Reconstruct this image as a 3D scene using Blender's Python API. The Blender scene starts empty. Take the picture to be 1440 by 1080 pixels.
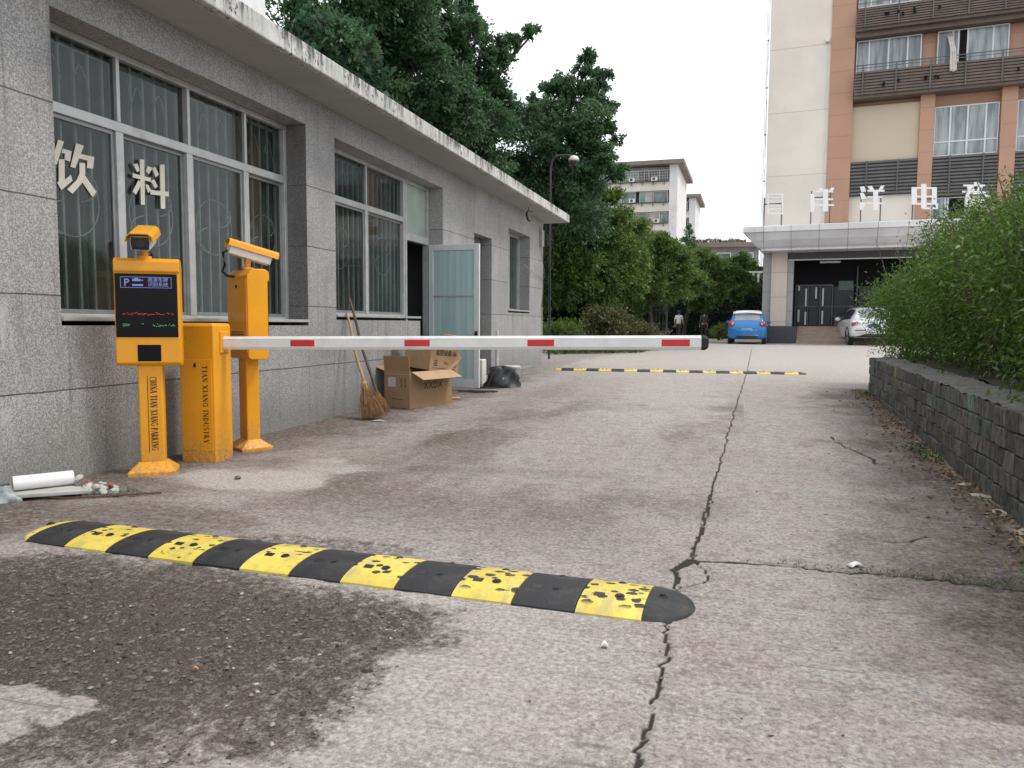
import bpy, bmesh, math, random
import numpy as np
from mathutils import Vector, Matrix
R = math.radians
S = bpy.context.scene
COL = S.collection

# ------------------------------------------------------------------ camera
F_PX, EYE, YAW, PITCH, ROLL = 1080.0, 1.03, R(16.3), math.atan(85 / 1080), 0.006
cam_d = bpy.data.cameras.new('camera')
cam = bpy.data.objects.new('camera', cam_d)
COL.objects.link(cam)
cam_d.sensor_width = 36
cam_d.lens = F_PX / 1440 * 36
cam_d.clip_start = 0.05
cam_d.clip_end = 2000
fw = Vector((-math.sin(YAW) * math.cos(PITCH), math.cos(YAW) * math.cos(PITCH), -math.sin(PITCH)))
rt = Vector((math.cos(YAW), math.sin(YAW), 0))
up = rt.cross(fw)
rt, up = (rt * math.cos(ROLL) + up * math.sin(ROLL)), (up * math.cos(ROLL) - rt * math.sin(ROLL))
m3 = Matrix((rt, up, -fw)).transposed()
cam.matrix_world = Matrix.Translation((0, 0, EYE)) @ m3.to_4x4()
S.camera = cam

# ------------------------------------------------------------------ world: bright overcast
SUN_EL, SUN_AZ = R(58), R(78)          # azimuth clockwise from +Y
world = bpy.data.worlds.new('World')
S.world = world
world.use_nodes = True
wn = world.node_tree
for n in list(wn.nodes): wn.nodes.remove(n)
wo = wn.nodes.new('ShaderNodeOutputWorld')
bg = wn.nodes.new('ShaderNodeBackground')
sky = wn.nodes.new('ShaderNodeTexSky')
sky.sky_type = 'NISHITA'
sky.sun_disc = False
sky.sun_elevation = SUN_EL
sky.sun_rotation = SUN_AZ
sky.air_density = 1.2
sky.dust_density = 4
tc = wn.nodes.new('ShaderNodeTexCoord')
cn = wn.nodes.new('ShaderNodeTexNoise')
cn.inputs['Scale'].default_value = 2.2
cn.inputs['Detail'].default_value = 5
wn.links.new(tc.outputs['Generated'], cn.inputs['Vector'])
cr = wn.nodes.new('ShaderNodeValToRGB')
cr.color_ramp.elements[0].position = .3
cr.color_ramp.elements[0].color = (10.4, 10.8, 11.3, 1)
cr.color_ramp.elements[1].position = .75
cr.color_ramp.elements[1].color = (13.5, 13.7, 14.0, 1)
wn.links.new(cn.outputs['Fac'], cr.inputs['Fac'])
mx = wn.nodes.new('ShaderNodeMixRGB')
mx.inputs['Fac'].default_value = .86
wn.links.new(sky.outputs['Color'], mx.inputs['Color1'])
wn.links.new(cr.outputs['Color'], mx.inputs['Color2'])
wn.links.new(mx.outputs['Color'], bg.inputs['Color'])
bg.inputs['Strength'].default_value = .1
wn.links.new(bg.outputs['Background'], wo.inputs['Surface'])

sun_d = bpy.data.lights.new('sun', 'SUN')
sun_d.energy = 1.5
sun_d.angle = R(12)
sun_d.color = (1, .96, .9)
sun = bpy.data.objects.new('sun', sun_d)
COL.objects.link(sun)
sdir = Vector((math.sin(SUN_AZ) * math.cos(SUN_EL), math.cos(SUN_AZ) * math.cos(SUN_EL), math.sin(SUN_EL)))
sun.rotation_euler = sdir.to_track_quat('Z', 'Y').to_euler()
sun.location = (20, 5, 30)
S.view_settings.view_transform = 'Standard'
S.view_settings.look = 'None'
S.view_settings.exposure = .47
S.view_settings.gamma = 1
S.render.engine = 'CYCLES'
S.cycles.max_bounces = 7
S.cycles.transparent_max_bounces = 12
S.cycles.use_denoising = True

def gz(y):
    return np.interp(y, [0, 6, 17, 40, 200], [0, 0, .14, .18, .2])

# ------------------------------------------------------------------ node helpers
class NT:
    def __init__(s, name):
        s.m = bpy.data.materials.new(name)
        s.m.use_nodes = True
        s.t = s.m.node_tree
        s.b = s.t.nodes['Principled BSDF']
        s.out = s.t.nodes['Material Output']
        s._tc = None
    def n(s, typ, **kw):
        nd = s.t.nodes.new(typ)
        for k, v in kw.items(): setattr(nd, k, v)
        return nd
    def l(s, a, b): s.t.links.new(a, b)
    def put(s, sock, v):
        if isinstance(v, bpy.types.NodeSocket): s.l(v, sock)
        elif v is not None:
            if sock.type == 'RGBA' and len(v) == 3: v = (*v, 1)
            sock.default_value = v
    def coord(s, kind='Object'):
        if kind == 'World':
            return s.n('ShaderNodeNewGeometry').outputs['Position']
        if s._tc is None: s._tc = s.n('ShaderNodeTexCoord')
        return s._tc.outputs[kind]
    def scaled(s, vec, sc):
        mp = s.n('ShaderNodeMapping')
        s.l(vec, mp.inputs['Vector'])
        mp.inputs['Scale'].default_value = sc
        return mp.outputs['Vector']
    def noise(s, vec, scale, detail=3, rough=.55, dist=0):
        nd = s.n('ShaderNodeTexNoise')
        s.l(vec, nd.inputs['Vector'])
        nd.inputs['Scale'].default_value = scale
        nd.inputs['Detail'].default_value = detail
        nd.inputs['Roughness'].default_value = rough
        nd.inputs['Distortion'].default_value = dist
        return nd.outputs['Fac']
    def vor(s, vec, scale, feature='F1', out='Distance', rnd=1):
        nd = s.n('ShaderNodeTexVoronoi', feature=feature)
        s.l(vec, nd.inputs['Vector'])
        nd.inputs['Scale'].default_value = scale
        nd.inputs['Randomness'].default_value = rnd
        return nd.outputs[out]
    def ramp(s, fac, lo, hi, a=0., b=1.):
        nd = s.n('ShaderNodeMapRange')
        nd.clamp = True
        nd.interpolation_type = 'SMOOTHSTEP'
        s.l(fac, nd.inputs['Value'])
        nd.inputs['From Min'].default_value = lo
        nd.inputs['From Max'].default_value = hi
        nd.inputs['To Min'].default_value = a
        nd.inputs['To Max'].default_value = b
        return nd.outputs['Result']
    def math(s, op, a, b=0., c=None):
        nd = s.n('ShaderNodeMath', operation=op)
        s.put(nd.inputs[0], a)
        s.put(nd.inputs[1], b)
        if c is not None: s.put(nd.inputs[2], c)
        return nd.outputs[0]
    def mix(s, fac, a, b, mode='MIX'):
        nd = s.n('ShaderNodeMixRGB', blend_type=mode)
        s.put(nd.inputs[0], fac)
        s.put(nd.inputs[1], a)
        s.put(nd.inputs[2], b)
        return nd.outputs[0]
    def bump(s, h, strength=.3, dist=.01):
        nd = s.n('ShaderNodeBump')
        s.l(h, nd.inputs['Height'])
        nd.inputs['Strength'].default_value = strength
        nd.inputs['Distance'].default_value = dist
        s.l(nd.outputs['Normal'], s.b.inputs['Normal'])
        return nd
    def sep(s, vec):
        nd = s.n('ShaderNodeSeparateXYZ')
        s.l(vec, nd.inputs[0])
        return nd.outputs
    def set(s, **kw):
        for k, v in kw.items():
            k = {'col': 'Base Color', 'rough': 'Roughness', 'metal': 'Metallic', 'spec': 'Specular IOR Level',
                 'emit': 'Emission Color', 'estr': 'Emission Strength', 'coat': 'Coat Weight'}[k]
            s.put(s.b.inputs[k], v)
        return s.m

def shade(c, k): return tuple(min(1, x * k) for x in c)

def pbr(name, col, rough=.6, metal=0, var=.12, vscale=6, bump=0, bscale=60, spec=.5, dirt=None, dscale=4, damt=.5, coat=0, coord='Object'):
    t = NT(name)
    v = t.coord(coord)
    f = t.noise(v, vscale, 4)
    c = t.mix(t.ramp(f, .25, .75), shade(col, 1 - var), shade(col, 1 + var))
    if dirt is not None:
        d = t.ramp(t.noise(v, dscale, 6, .65), .5, .72, 0, damt)
        c = t.mix(d, c, dirt)
    t.set(col=c, rough=t.ramp(f, .2, .8, max(0, rough - .07), min(1, rough + .07)), metal=metal, spec=spec, coat=coat)
    if bump: t.bump(t.noise(v, bscale, 4), bump, .01)
    return t.m

def powder(name, col):
    """powder-coated steel: rub marks, dust near the foot, small chips"""
    t = NT(name)
    o = t.coord(); w = t.coord('World')
    c = t.mix(t.ramp(t.noise(w, 2.5, 5), .3, .7), shade(col, .93), shade(col, 1.05))
    z = t.sep(w)[2]
    sp = t.noise(w, 38, 5, .7)
    foot = t.math('MULTIPLY', t.ramp(t.math('ADD', z, t.math('MULTIPLY', t.noise(w, 9, 4), .3)), .12, .42, .75, 0), t.ramp(sp, .38, .62))
    c = t.mix(foot, c, (.23, .17, .12))
    sm = t.ramp(t.noise(t.scaled(w, (1, 1, .25)), 7, 6, .7), .56, .74, 0, .4)
    c = t.mix(sm, c, shade(col, .62))
    chip = t.ramp(t.noise(w, 70, 3, .6), .69, .71, 0, .8)
    c = t.mix(chip, c, (.16, .09, .04))
    t.set(col=c, rough=t.mix(foot, t.mix(sm, (.40,) * 3, (.52,) * 3), (.85,) * 3), spec=.45, coat=.1)
    t.bump(t.noise(w, 260, 2), .06, .002)
    return t.m

def glow(name, col, strength):
    t = NT(name)
    t.set(col=(.01, .01, .01), emit=col, estr=strength, rough=.4)
    return t.m

def glass(name, tint=(.5, .53, .53), rough=.03, ior=1.42):
    t = NT(name)
    t.t.nodes.remove(t.b)
    v = t.coord('World')
    tr = t.n('ShaderNodeBsdfTransparent')
    d = t.ramp(t.noise(v, 3.0, 5, .6), .35, .75)
    t.put(tr.inputs['Color'], t.mix(d, tint, shade(tint, .8)))
    gl = t.n('ShaderNodeBsdfGlossy')
    gl.inputs['Roughness'].default_value = rough
    gl.inputs['Color'].default_value = (.9, .95, .95, 1)
    df = t.n('ShaderNodeBsdfDiffuse')
    df.inputs['Color'].default_value = (.25, .26, .25, 1)
    fr = t.n('ShaderNodeFresnel')
    fr.inputs['IOR'].default_value = ior
    m1 = t.n('ShaderNodeMixShader')
    t.put(m1.inputs[0], t.ramp(t.noise(v, 1.7, 6, .7), .4, .8, .02, .12))
    t.l(tr.outputs[0], m1.inputs[1]); t.l(df.outputs[0], m1.inputs[2])
    m2 = t.n('ShaderNodeMixShader')
    fac = t.math('MULTIPLY', fr.outputs[0], t.math('SUBTRACT', 1., t.n('ShaderNodeNewGeometry').outputs['Backfacing']))
    t.l(fac, m2.inputs[0]); t.l(m1.outputs[0], m2.inputs[1]); t.l(gl.outputs[0], m2.inputs[2])
    t.l(m2.outputs[0], t.out.inputs['Surface'])
    return t.m

# ------------------------------------------------------------------ mesh helpers
def link(o, parent=None):
    COL.objects.link(o)
    if parent is not None: o.parent = parent
    return o

def tag(o, label=None, cat=None, group=None, kind=None):
    if label: o['label'] = label
    if cat: o['category'] = cat
    if group: o['group'] = group
    if kind: o['kind'] = kind
    return o

def thing(name, label, cat, loc=(0, 0, 0), rz=0, group=None):
    o = bpy.data.objects.new(name, None)
    o.empty_display_size = .2
    link(o)
    o.location = loc
    o.rotation_euler = (0, 0, rz)
    return tag(o, label, cat, group)

class MB:
    def __init__(s): s.bm = bmesh.new()
    def box(s, c, d, rz=0, rot=None):
        M = Matrix.Translation(c) @ (rot.to_4x4() if rot is not None else Matrix.Rotation(rz, 4, 'Z')) @ Matrix.Diagonal((*d, 1))
        bmesh.ops.create_cube(s.bm, size=1, matrix=M)
        return s
    def span(s, a, b):
        return s.box([(a[i] + b[i]) / 2 for i in range(3)], [abs(b[i] - a[i]) for i in range(3)])
    def ring(s, c, r, nrm, n, ph=0):
        q = Vector(nrm).to_track_quat('Z', 'Y')
        return [s.bm.verts.new(Vector(c) + q @ Vector((r * math.cos(ph + 2 * math.pi * i / n), r * math.sin(ph + 2 * math.pi * i / n), 0))) for i in range(n)]
    def cyl(s, a, b, r0, r1=None, n=16, ph=0, caps=True):
        r1 = r0 if r1 is None else r1
        d = Vector(b) - Vector(a)
        A, B = s.ring(a, r0, d, n, ph), s.ring(b, r1, d, n, ph)
        for i in range(n): s.bm.faces.new((A[i], A[(i + 1) % n], B[(i + 1) % n], B[i]))
        if caps: s.bm.faces.new(A[::-1]); s.bm.faces.new(B)
        return s
    def tube(s, pts, r, n=8):
        pts = [Vector(p) for p in pts]
        rs = r if isinstance(r, (list, tuple)) else [r] * len(pts)
        prev = None
        for i, p in enumerate(pts):
            d = (pts[min(i + 1, len(pts) - 1)] - pts[max(i - 1, 0)])
            if d.length < 1e-9: d = Vector((0, 0, 1))
            cur = s.ring(p, rs[i], d, n)
            if prev is not None:
                best = min(range(n), key=lambda k: (cur[k].co - prev[0].co).length)
                cur = cur[best:] + cur[:best]
                for k in range(n): s.bm.faces.new((prev[k], prev[(k + 1) % n], cur[(k + 1) % n], cur[k]))
            else: s.bm.faces.new(cur[::-1])
            prev = cur
        s.bm.faces.new(prev)
        return s
    def lathe(s, prof, c=(0, 0, 0), n=24):
        rings = []
        for r, z in prof:
            rings.append([s.bm.verts.new((c[0] + r * math.cos(2 * math.pi * i / n), c[1] + r * math.sin(2 * math.pi * i / n), c[2] + z)) for i in range(n)])
        for A, B in zip(rings, rings[1:]):
            for i in range(n): s.bm.faces.new((A[i], A[(i + 1) % n], B[(i + 1) % n], B[i]))
        s.bm.faces.new(rings[0][::-1]); s.bm.faces.new(rings[-1])
        return s
    def prism(s, pts, vec):
        """pts: 3d polygon, extruded along vec"""
        v = Vector(vec)
        A = [s.bm.verts.new(p) for p in pts]
        B = [s.bm.verts.new(Vector(p) + v) for p in pts]
        n = len(A)
        f = [s.bm.faces.new(A[::-1]), s.bm.faces.new(B)]
        for i in range(n): f.append(s.bm.faces.new((A[i], A[(i + 1) % n], B[(i + 1) % n], B[i])))
        return s
    def quad(s, *p):
        s.bm.faces.new([s.bm.verts.new(q) for q in p])
        return s
    def sphere(s, c, r, u=16, v=10):
        sc = r if isinstance(r, (tuple, list)) else (r, r, r)
        bmesh.ops.create_uvsphere(s.bm, u_segments=u, v_segments=v, radius=1, matrix=Matrix.Translation(c) @ Matrix.Diagonal((*sc, 1)))
        return s
    def grid(s, fn, nu, nv, close=False):
        V = [[s.bm.verts.new(fn(i / nu, j / nv)) for j in range(nv + 1)] for i in range(nu + 1)]
        for i in range(nu):
            for j in range(nv): s.bm.faces.new((V[i][j], V[i + 1][j], V[i + 1][j + 1], V[i][j + 1]))
        return s
    def build(s, name, mat, parent=None, bevel=0, seg=2, smooth=None, merge=False, fix=True):
        if merge: bmesh.ops.remove_doubles(s.bm, verts=s.bm.verts, dist=1e-4)
        if fix: bmesh.ops.recalc_face_normals(s.bm, faces=s.bm.faces)
        me = bpy.data.meshes.new(name)
        s.bm.to_mesh(me)
        s.bm.free()
        if mat is not None: me.materials.append(mat)
        if smooth is not None:
            me.shade_smooth()
            me.set_sharp_from_angle(angle=R(smooth))
        o = link(bpy.data.objects.new(name, me), parent)
        if bevel:
            b = o.modifiers.new('bevel', 'BEVEL')
            b.width = bevel; b.segments = seg; b.limit_method = 'ANGLE'; b.angle_limit = R(40)
        return o

def np_mesh(name, verts, faces, mat, parent=None, smooth=False, attrs=None):
    """verts (N,3), faces (M,4) quads"""
    me = bpy.data.meshes.new(name)
    N, M, k = len(verts), len(faces), faces.shape[1]
    me.vertices.add(N)
    me.vertices.foreach_set('co', np.ascontiguousarray(verts, np.float32).ravel())
    me.loops.add(M * k)
    me.loops.foreach_set('vertex_index', np.ascontiguousarray(faces, np.int32).ravel())
    me.polygons.add(M)
    me.polygons.foreach_set('loop_start', np.arange(0, M * k, k, dtype=np.int32))
    if smooth: me.polygons.foreach_set('use_smooth', np.ones(M, bool))
    for nm, a in (attrs or {}).items():
        if a.ndim == 2:
            at = me.attributes.new(nm, 'FLOAT_COLOR', 'POINT')
            at.data.foreach_set('color', np.ascontiguousarray(a, np.float32).ravel())
        else:
            at = me.attributes.new(nm, 'FLOAT', 'POINT')
            at.data.foreach_set('value', np.ascontiguousarray(a, np.float32))
    me.update(calc_edges=True)
    me.validate()
    if mat is not None: me.materials.append(mat)
    return link(bpy.data.objects.new(name, me), parent)

def copy_tree(o, parent=None):
    c = o.copy()
    COL.objects.link(c)
    if parent is not None: c.parent = parent
    for ch in list(o.children): copy_tree(ch, c)
    return c

def kids(o):
    out = []
    for c in o.children: out += [c] + kids(c)
    return out

# numpy value noise
_rs = np.random.RandomState(5)
_lat = _rs.rand(257, 257)
_lat[256] = _lat[0]; _lat[:, 256] = _lat[:, 0]
def vnoise(x, y, sc, seed=0):
    x = x * sc + seed * 17.31; y = y * sc + seed * 9.77
    xi = np.floor(x); yi = np.floor(y)
    fx = x - xi; fy = y - yi
    fx = fx * fx * (3 - 2 * fx); fy = fy * fy * (3 - 2 * fy)
    xi = xi.astype(int) % 256; yi = yi.astype(int) % 256
    a = _lat[xi, yi]; b = _lat[xi + 1, yi]; c = _lat[xi, yi + 1]; d = _lat[xi + 1, yi + 1]
    return (a * (1 - fx) + b * fx) * (1 - fy) + (c * (1 - fx) + d * fx) * fy
def fbm(x, y, sc, oct=4, seed=0, g=.5):
    s = 0; a = 1; t = 0
    for i in range(oct):
        s = s + a * vnoise(x, y, sc * 2 ** i, seed + i * 3); t += a; a *= g
    return s / t
def sstep(x, a, b):
    t = np.clip((x - a) / (b - a), 0, 1)
    return t * t * (3 - 2 * t)
def seg_dist(X, Y, pts):
    d = np.full(X.shape, 1e9)
    for (x0, y0), (x1, y1) in zip(pts, pts[1:]):
        dx, dy = x1 - x0, y1 - y0
        t = np.clip(((X - x0) * dx + (Y - y0) * dy) / (dx * dx + dy * dy + 1e-12), 0, 1)
        d = np.minimum(d, np.hypot(X - x0 - t * dx, Y - y0 - t * dy))
    return d
def in_poly(X, Y, P):
    c = np.zeros(X.shape, bool)
    for (x0, y0), (x1, y1) in zip(P, P[1:] + P[:1]):
        k = ((y0 > Y) != (y1 > Y)) & (X < (x1 - x0) * (Y - y0) / (y1 - y0 + 1e-12) + x0)
        c ^= k
    return c
def sdf(X, Y, P):
    d = seg_dist(X, Y, P + P[:1])
    return np.where(in_poly(X, Y, P), -d, d)
PAPER_YIN=[[(4.172, 2.235), (4.218, 2.232), (4.152, 2.066), (4.113, 2.079)], [(4.209, 2.184), (4.278, 2.182), (4.261, 2.108), (4.217, 2.114), (4.223, 2.155), (4.194, 2.154)], [(4.17, 2.106), (4.217, 2.116), (4.212, 1.98), (4.264, 2.021), (4.276, 1.985), (4.182, 1.906), (4.15, 1.949), (4.164, 1.961)], [(4.318, 2.244), (4.382, 2.24), (4.302, 2.074), (4.262, 2.074)], [(4.33, 2.179), (4.469, 2.183), (4.456, 2.1), (4.401, 2.093), (4.408, 2.145), (4.329, 2.147)], [(4.339, 2.117), (4.387, 2.123), (4.385, 2.051), (4.369, 1.998), (4.271, 1.896), (4.228, 1.918), (4.311, 1.995), (4.336, 2.042)], [(4.37, 2.019), (4.385, 2.036), (4.477, 1.94), (4.441, 1.9), (4.357, 1.988)]]
PAPER_LIAO=[[(4.837, 2.206), (4.88, 2.219), (4.899, 2.17), (4.872, 2.153)], [(4.906, 2.255), (4.95, 2.262), (4.943, 1.921), (4.902, 1.915)], [(4.829, 2.137), (5.013, 2.135), (5.012, 2.105), (4.827, 2.106)], [(4.885, 2.097), (4.917, 2.079), (4.854, 1.983), (4.821, 2.001)], [(4.955, 2.077), (4.983, 2.078), (5.009, 2.043), (4.98, 2.014)], [(4.965, 2.182), (4.983, 2.221), (5.033, 2.215), (4.992, 2.159)], [(5.033, 2.211), (5.062, 2.231), (5.1, 2.179), (5.064, 2.148)], [(5.012, 2.111), (5.047, 2.132), (5.084, 2.083), (5.055, 2.062)], [(5.115, 2.255), (5.165, 2.267), (5.159, 1.92), (5.112, 1.917)], [(5.004, 2.042), (5.204, 2.061), (5.199, 2.024), (5.002, 2.009)]]
CANOPY_CHARS=[([[(-2.75, 6.918), (-2.018, 6.876), (-2.016, 6.821), (-2.749, 6.863)], [(-2.692, 6.75), (-2.065, 6.715), (-2.064, 6.676), (-2.691, 6.71)], [(-2.703, 6.597), (-2.061, 6.562), (-2.059, 6.516), (-2.701, 6.55)], [(-2.736, 6.434), (-2.078, 6.399), (-2.076, 6.352), (-2.734, 6.386)], [(-2.692, 6.258), (-2.05, 6.226), (-2.048, 6.179), (-2.691, 6.211)], [(-2.724, 6.063), (-2.036, 6.03), (-2.034, 5.967), (-2.722, 6.0)], [(-2.739, 6.906), (-2.685, 6.902), (-2.658, 5.997), (-2.711, 5.999)], [(-2.134, 6.871), (-2.082, 6.868), (-2.053, 5.968), (-2.106, 5.971)]], [-2.863, -2.113]), ([[(-0.934, 6.802), (-0.766, 6.792), (-0.739, 6.006), (-0.907, 6.014)], [(-0.745, 6.914), (-0.015, 6.871), (-0.013, 6.81), (-0.743, 6.852)], [(-0.77, 6.596), (-0.004, 6.554), (-0.002, 6.485), (-0.768, 6.527)], [(-0.761, 6.342), (0.048, 6.3), (0.05, 6.231), (-0.759, 6.273)], [(-0.421, 6.971), (-0.219, 6.959), (-0.185, 6.009), (-0.388, 6.019)], [(-0.201, 6.851), (-0.092, 7.02), (0.022, 7.013), (-0.029, 6.841)], [(-0.626, 7.045), (-0.466, 7.035), (-0.375, 6.884), (-0.534, 6.894)]], [-0.89, -0.114]), ([[(1.053, 6.989), (1.22, 6.994), (1.298, 6.786), (1.118, 6.752)], [(1.063, 6.725), (1.203, 6.717), (1.323, 6.485), (1.13, 6.45)], [(1.079, 6.325), (1.274, 6.314), (1.278, 6.209), (1.188, 6.002), (1.084, 6.008)], [(1.345, 6.986), (1.511, 6.998), (1.629, 6.804), (1.456, 6.814)], [(1.766, 6.796), (1.862, 6.977), (2.005, 6.983), (1.918, 6.787)], [(1.351, 6.832), (2.013, 6.793), (2.016, 6.726), (1.354, 6.764)], [(1.362, 6.565), (1.928, 6.533), (1.93, 6.473), (1.364, 6.505)], [(1.288, 6.306), (2.007, 6.268), (2.009, 6.208), (1.291, 6.246)], [(1.574, 6.785), (1.767, 6.774), (1.799, 5.957), (1.606, 5.967)]], [1.12, 1.889]), ([[(3.036, 6.831), (3.236, 6.819), (3.266, 6.12), (3.066, 6.13)], [(3.792, 6.771), (3.975, 6.76), (4.005, 6.081), (3.821, 6.091)], [(3.036, 6.85), (3.974, 6.793), (3.977, 6.727), (3.038, 6.783)], [(3.25, 6.484), (3.825, 6.452), (3.828, 6.386), (3.253, 6.418)], [(3.263, 6.182), (3.838, 6.152), (3.841, 6.086), (3.266, 6.116)], [(3.389, 6.964), (3.587, 6.951), (3.631, 5.939), (3.432, 5.949)], [(3.483, 5.987), (4.023, 5.96), (4.026, 5.894), (3.486, 5.921)], [(3.953, 6.084), (4.055, 6.129), (4.052, 5.904), (3.96, 5.908)]], [3.116, 3.936]), ([[(4.938, 6.839), (5.711, 6.791), (5.713, 6.734), (4.941, 6.781)], [(5.315, 6.915), (5.517, 6.903), (5.523, 6.788), (5.321, 6.801)], [(5.069, 6.773), (5.297, 6.759), (5.344, 6.57), (5.115, 6.584)], [(5.474, 6.748), (5.638, 6.738), (5.584, 6.556), (5.432, 6.565)], [(4.912, 6.585), (5.873, 6.528), (5.876, 6.464), (4.915, 6.52)], [(5.036, 6.517), (5.201, 6.507), (5.229, 5.909), (5.063, 5.918)], [(5.65, 6.481), (5.826, 6.471), (5.854, 5.877), (5.678, 5.886)], [(5.119, 6.497), (5.739, 6.461), (5.741, 6.404), (5.122, 6.44)], [(5.131, 6.231), (5.751, 6.197), (5.754, 6.125), (5.135, 6.159)], [(5.294, 6.006), (5.642, 5.988), (5.644, 5.931), (5.297, 5.949)]], [5.132, 5.777])]
TREE_A=[(-9.813, 15.441, 7.669, 0.87), (-8.776, 15.803, 8.382, 1.1), (-9.229, 16.098, 7.223, 0.97), (-8.373, 17.465, 8.098, 1.28), (-7.864, 17.185, 9.238, 1.33), (-8.745, 16.696, 6.408, 1.0), (-7.547, 18.131, 6.893, 1.14), (-7.969, 18.69, 8.846, 0.9), (-8.124, 17.919, 6.363, 1.06), (-7.208, 19.225, 6.283, 1.11), (-8.086, 14.834, 6.842, 0.67), (-7.267, 19.382, 8.406, 0.74), (-8.92, 17.793, 7.673, 0.97), (-9.655, 16.992, 6.895, 0.86), (-8.666, 18.904, 7.566, 0.93), (-9.585, 18.725, 8.668, 1.02)]
TREE_B=[(-7.439, 20.502, 9.939, 0.39), (-7.384, 20.466, 9.299, 0.37), (-7.479, 20.387, 8.678, 0.47), (-7.042, 20.547, 9.069, 0.21), (-6.678, 20.571, 8.063, 0.47), (-6.409, 20.682, 8.452, 0.39), (-6.1, 20.798, 8.764, 0.29), (-5.769, 20.909, 8.941, 0.19), (-5.492, 20.998, 9.04, 0.1), (-6.806, 20.581, 8.644, 0.25), (-7.42, 20.341, 7.903, 0.66), (-7.02, 20.739, 7.513, 0.55), (-6.613, 21.032, 7.081, 0.64), (-7.569, 20.752, 7.075, 0.9), (-6.17, 21.663, 6.819, 0.61), (-7.552, 20.143, 5.964, 0.97), (-6.617, 20.409, 5.873, 0.97), (-7.929, 19.531, 6.221, 0.85), (-7.698, 19.723, 7.737, 0.57)]
TREE_C=[(-4.462, 23.393, 9.09, 0.19), (-4.532, 23.338, 8.665, 0.38), (-4.136, 23.433, 8.413, 0.26), (-3.934, 23.499, 8.499, 0.13), (-4.885, 23.193, 8.153, 0.55), (-4.266, 23.357, 7.945, 0.38), (-5.567, 23.502, 7.979, 0.52), (-5.871, 23.386, 7.652, 0.44), (-4.31, 23.292, 7.308, 0.55), (-3.886, 23.43, 7.48, 0.26), (-3.95, 23.359, 6.843, 0.34), (-3.614, 23.433, 6.547, 0.17), (-6.163, 23.238, 6.891, 0.87), (-5.013, 23.051, 6.878, 0.94), (-5.798, 22.725, 5.706, 1.19), (-4.482, 23.146, 6.139, 0.72), (-3.876, 22.766, 5.719, 0.38), (-3.508, 23.391, 5.656, 0.19), (-7.019, 22.35, 5.486, 0.96), (-4.861, 22.948, 5.075, 0.85), (-6.446, 23.506, 4.799, 1.24), (-5.588, 24.769, 4.386, 1.3), (-3.646, 23.336, 5.486, 0.21)]
TREE_D=[(-4.891, 26.039, 4.646, 0.91), (-5.557, 25.765, 3.681, 1.16), (-4.297, 27.229, 4.291, 1.05), (-4.679, 27.041, 3.366, 1.1), (-3.745, 28.403, 3.899, 1.04), (-5.53, 25.694, 2.721, 1.01), (-4.015, 28.239, 2.864, 0.99), (-4.442, 26.21, 5.129, 0.53), (-6.24, 25.535, 3.317, 1.01), (-5.013, 26.866, 2.417, 1.0), (-5.976, 25.514, 2.119, 0.91)]
TREE_E=[(-3.178, 31.718, 4.07, 0.98), (-3.707, 31.497, 3.265, 0.98), (-2.555, 32.91, 3.641, 1.01), (-2.911, 32.208, 2.725, 0.93), (-2.172, 34.007, 2.902, 0.92), (-3.823, 31.4, 2.492, 0.86), (-4.766, 30.075, 2.438, 0.83), (-4.357, 32.244, 1.945, 0.71)]
TREE_F=[(-1.8, 38.379, 3.919, 0.96), (-1.162, 39.583, 3.58, 0.91), (-0.317, 40.855, 3.329, 0.79), (-2.271, 38.177, 3.13, 0.96), (-0.972, 39.578, 2.845, 0.91), (-1.807, 39.305, 2.489, 0.84), (0.22, 42.026, 2.948, 0.74), (-3.245, 37.855, 2.68, 0.69)]
TREE_G=[(0.018, 63.083, 5.567, 1.11), (0.828, 63.289, 5.184, 1.0), (-0.611, 62.867, 5.175, 0.89), (1.222, 63.345, 4.467, 0.78)]
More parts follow.
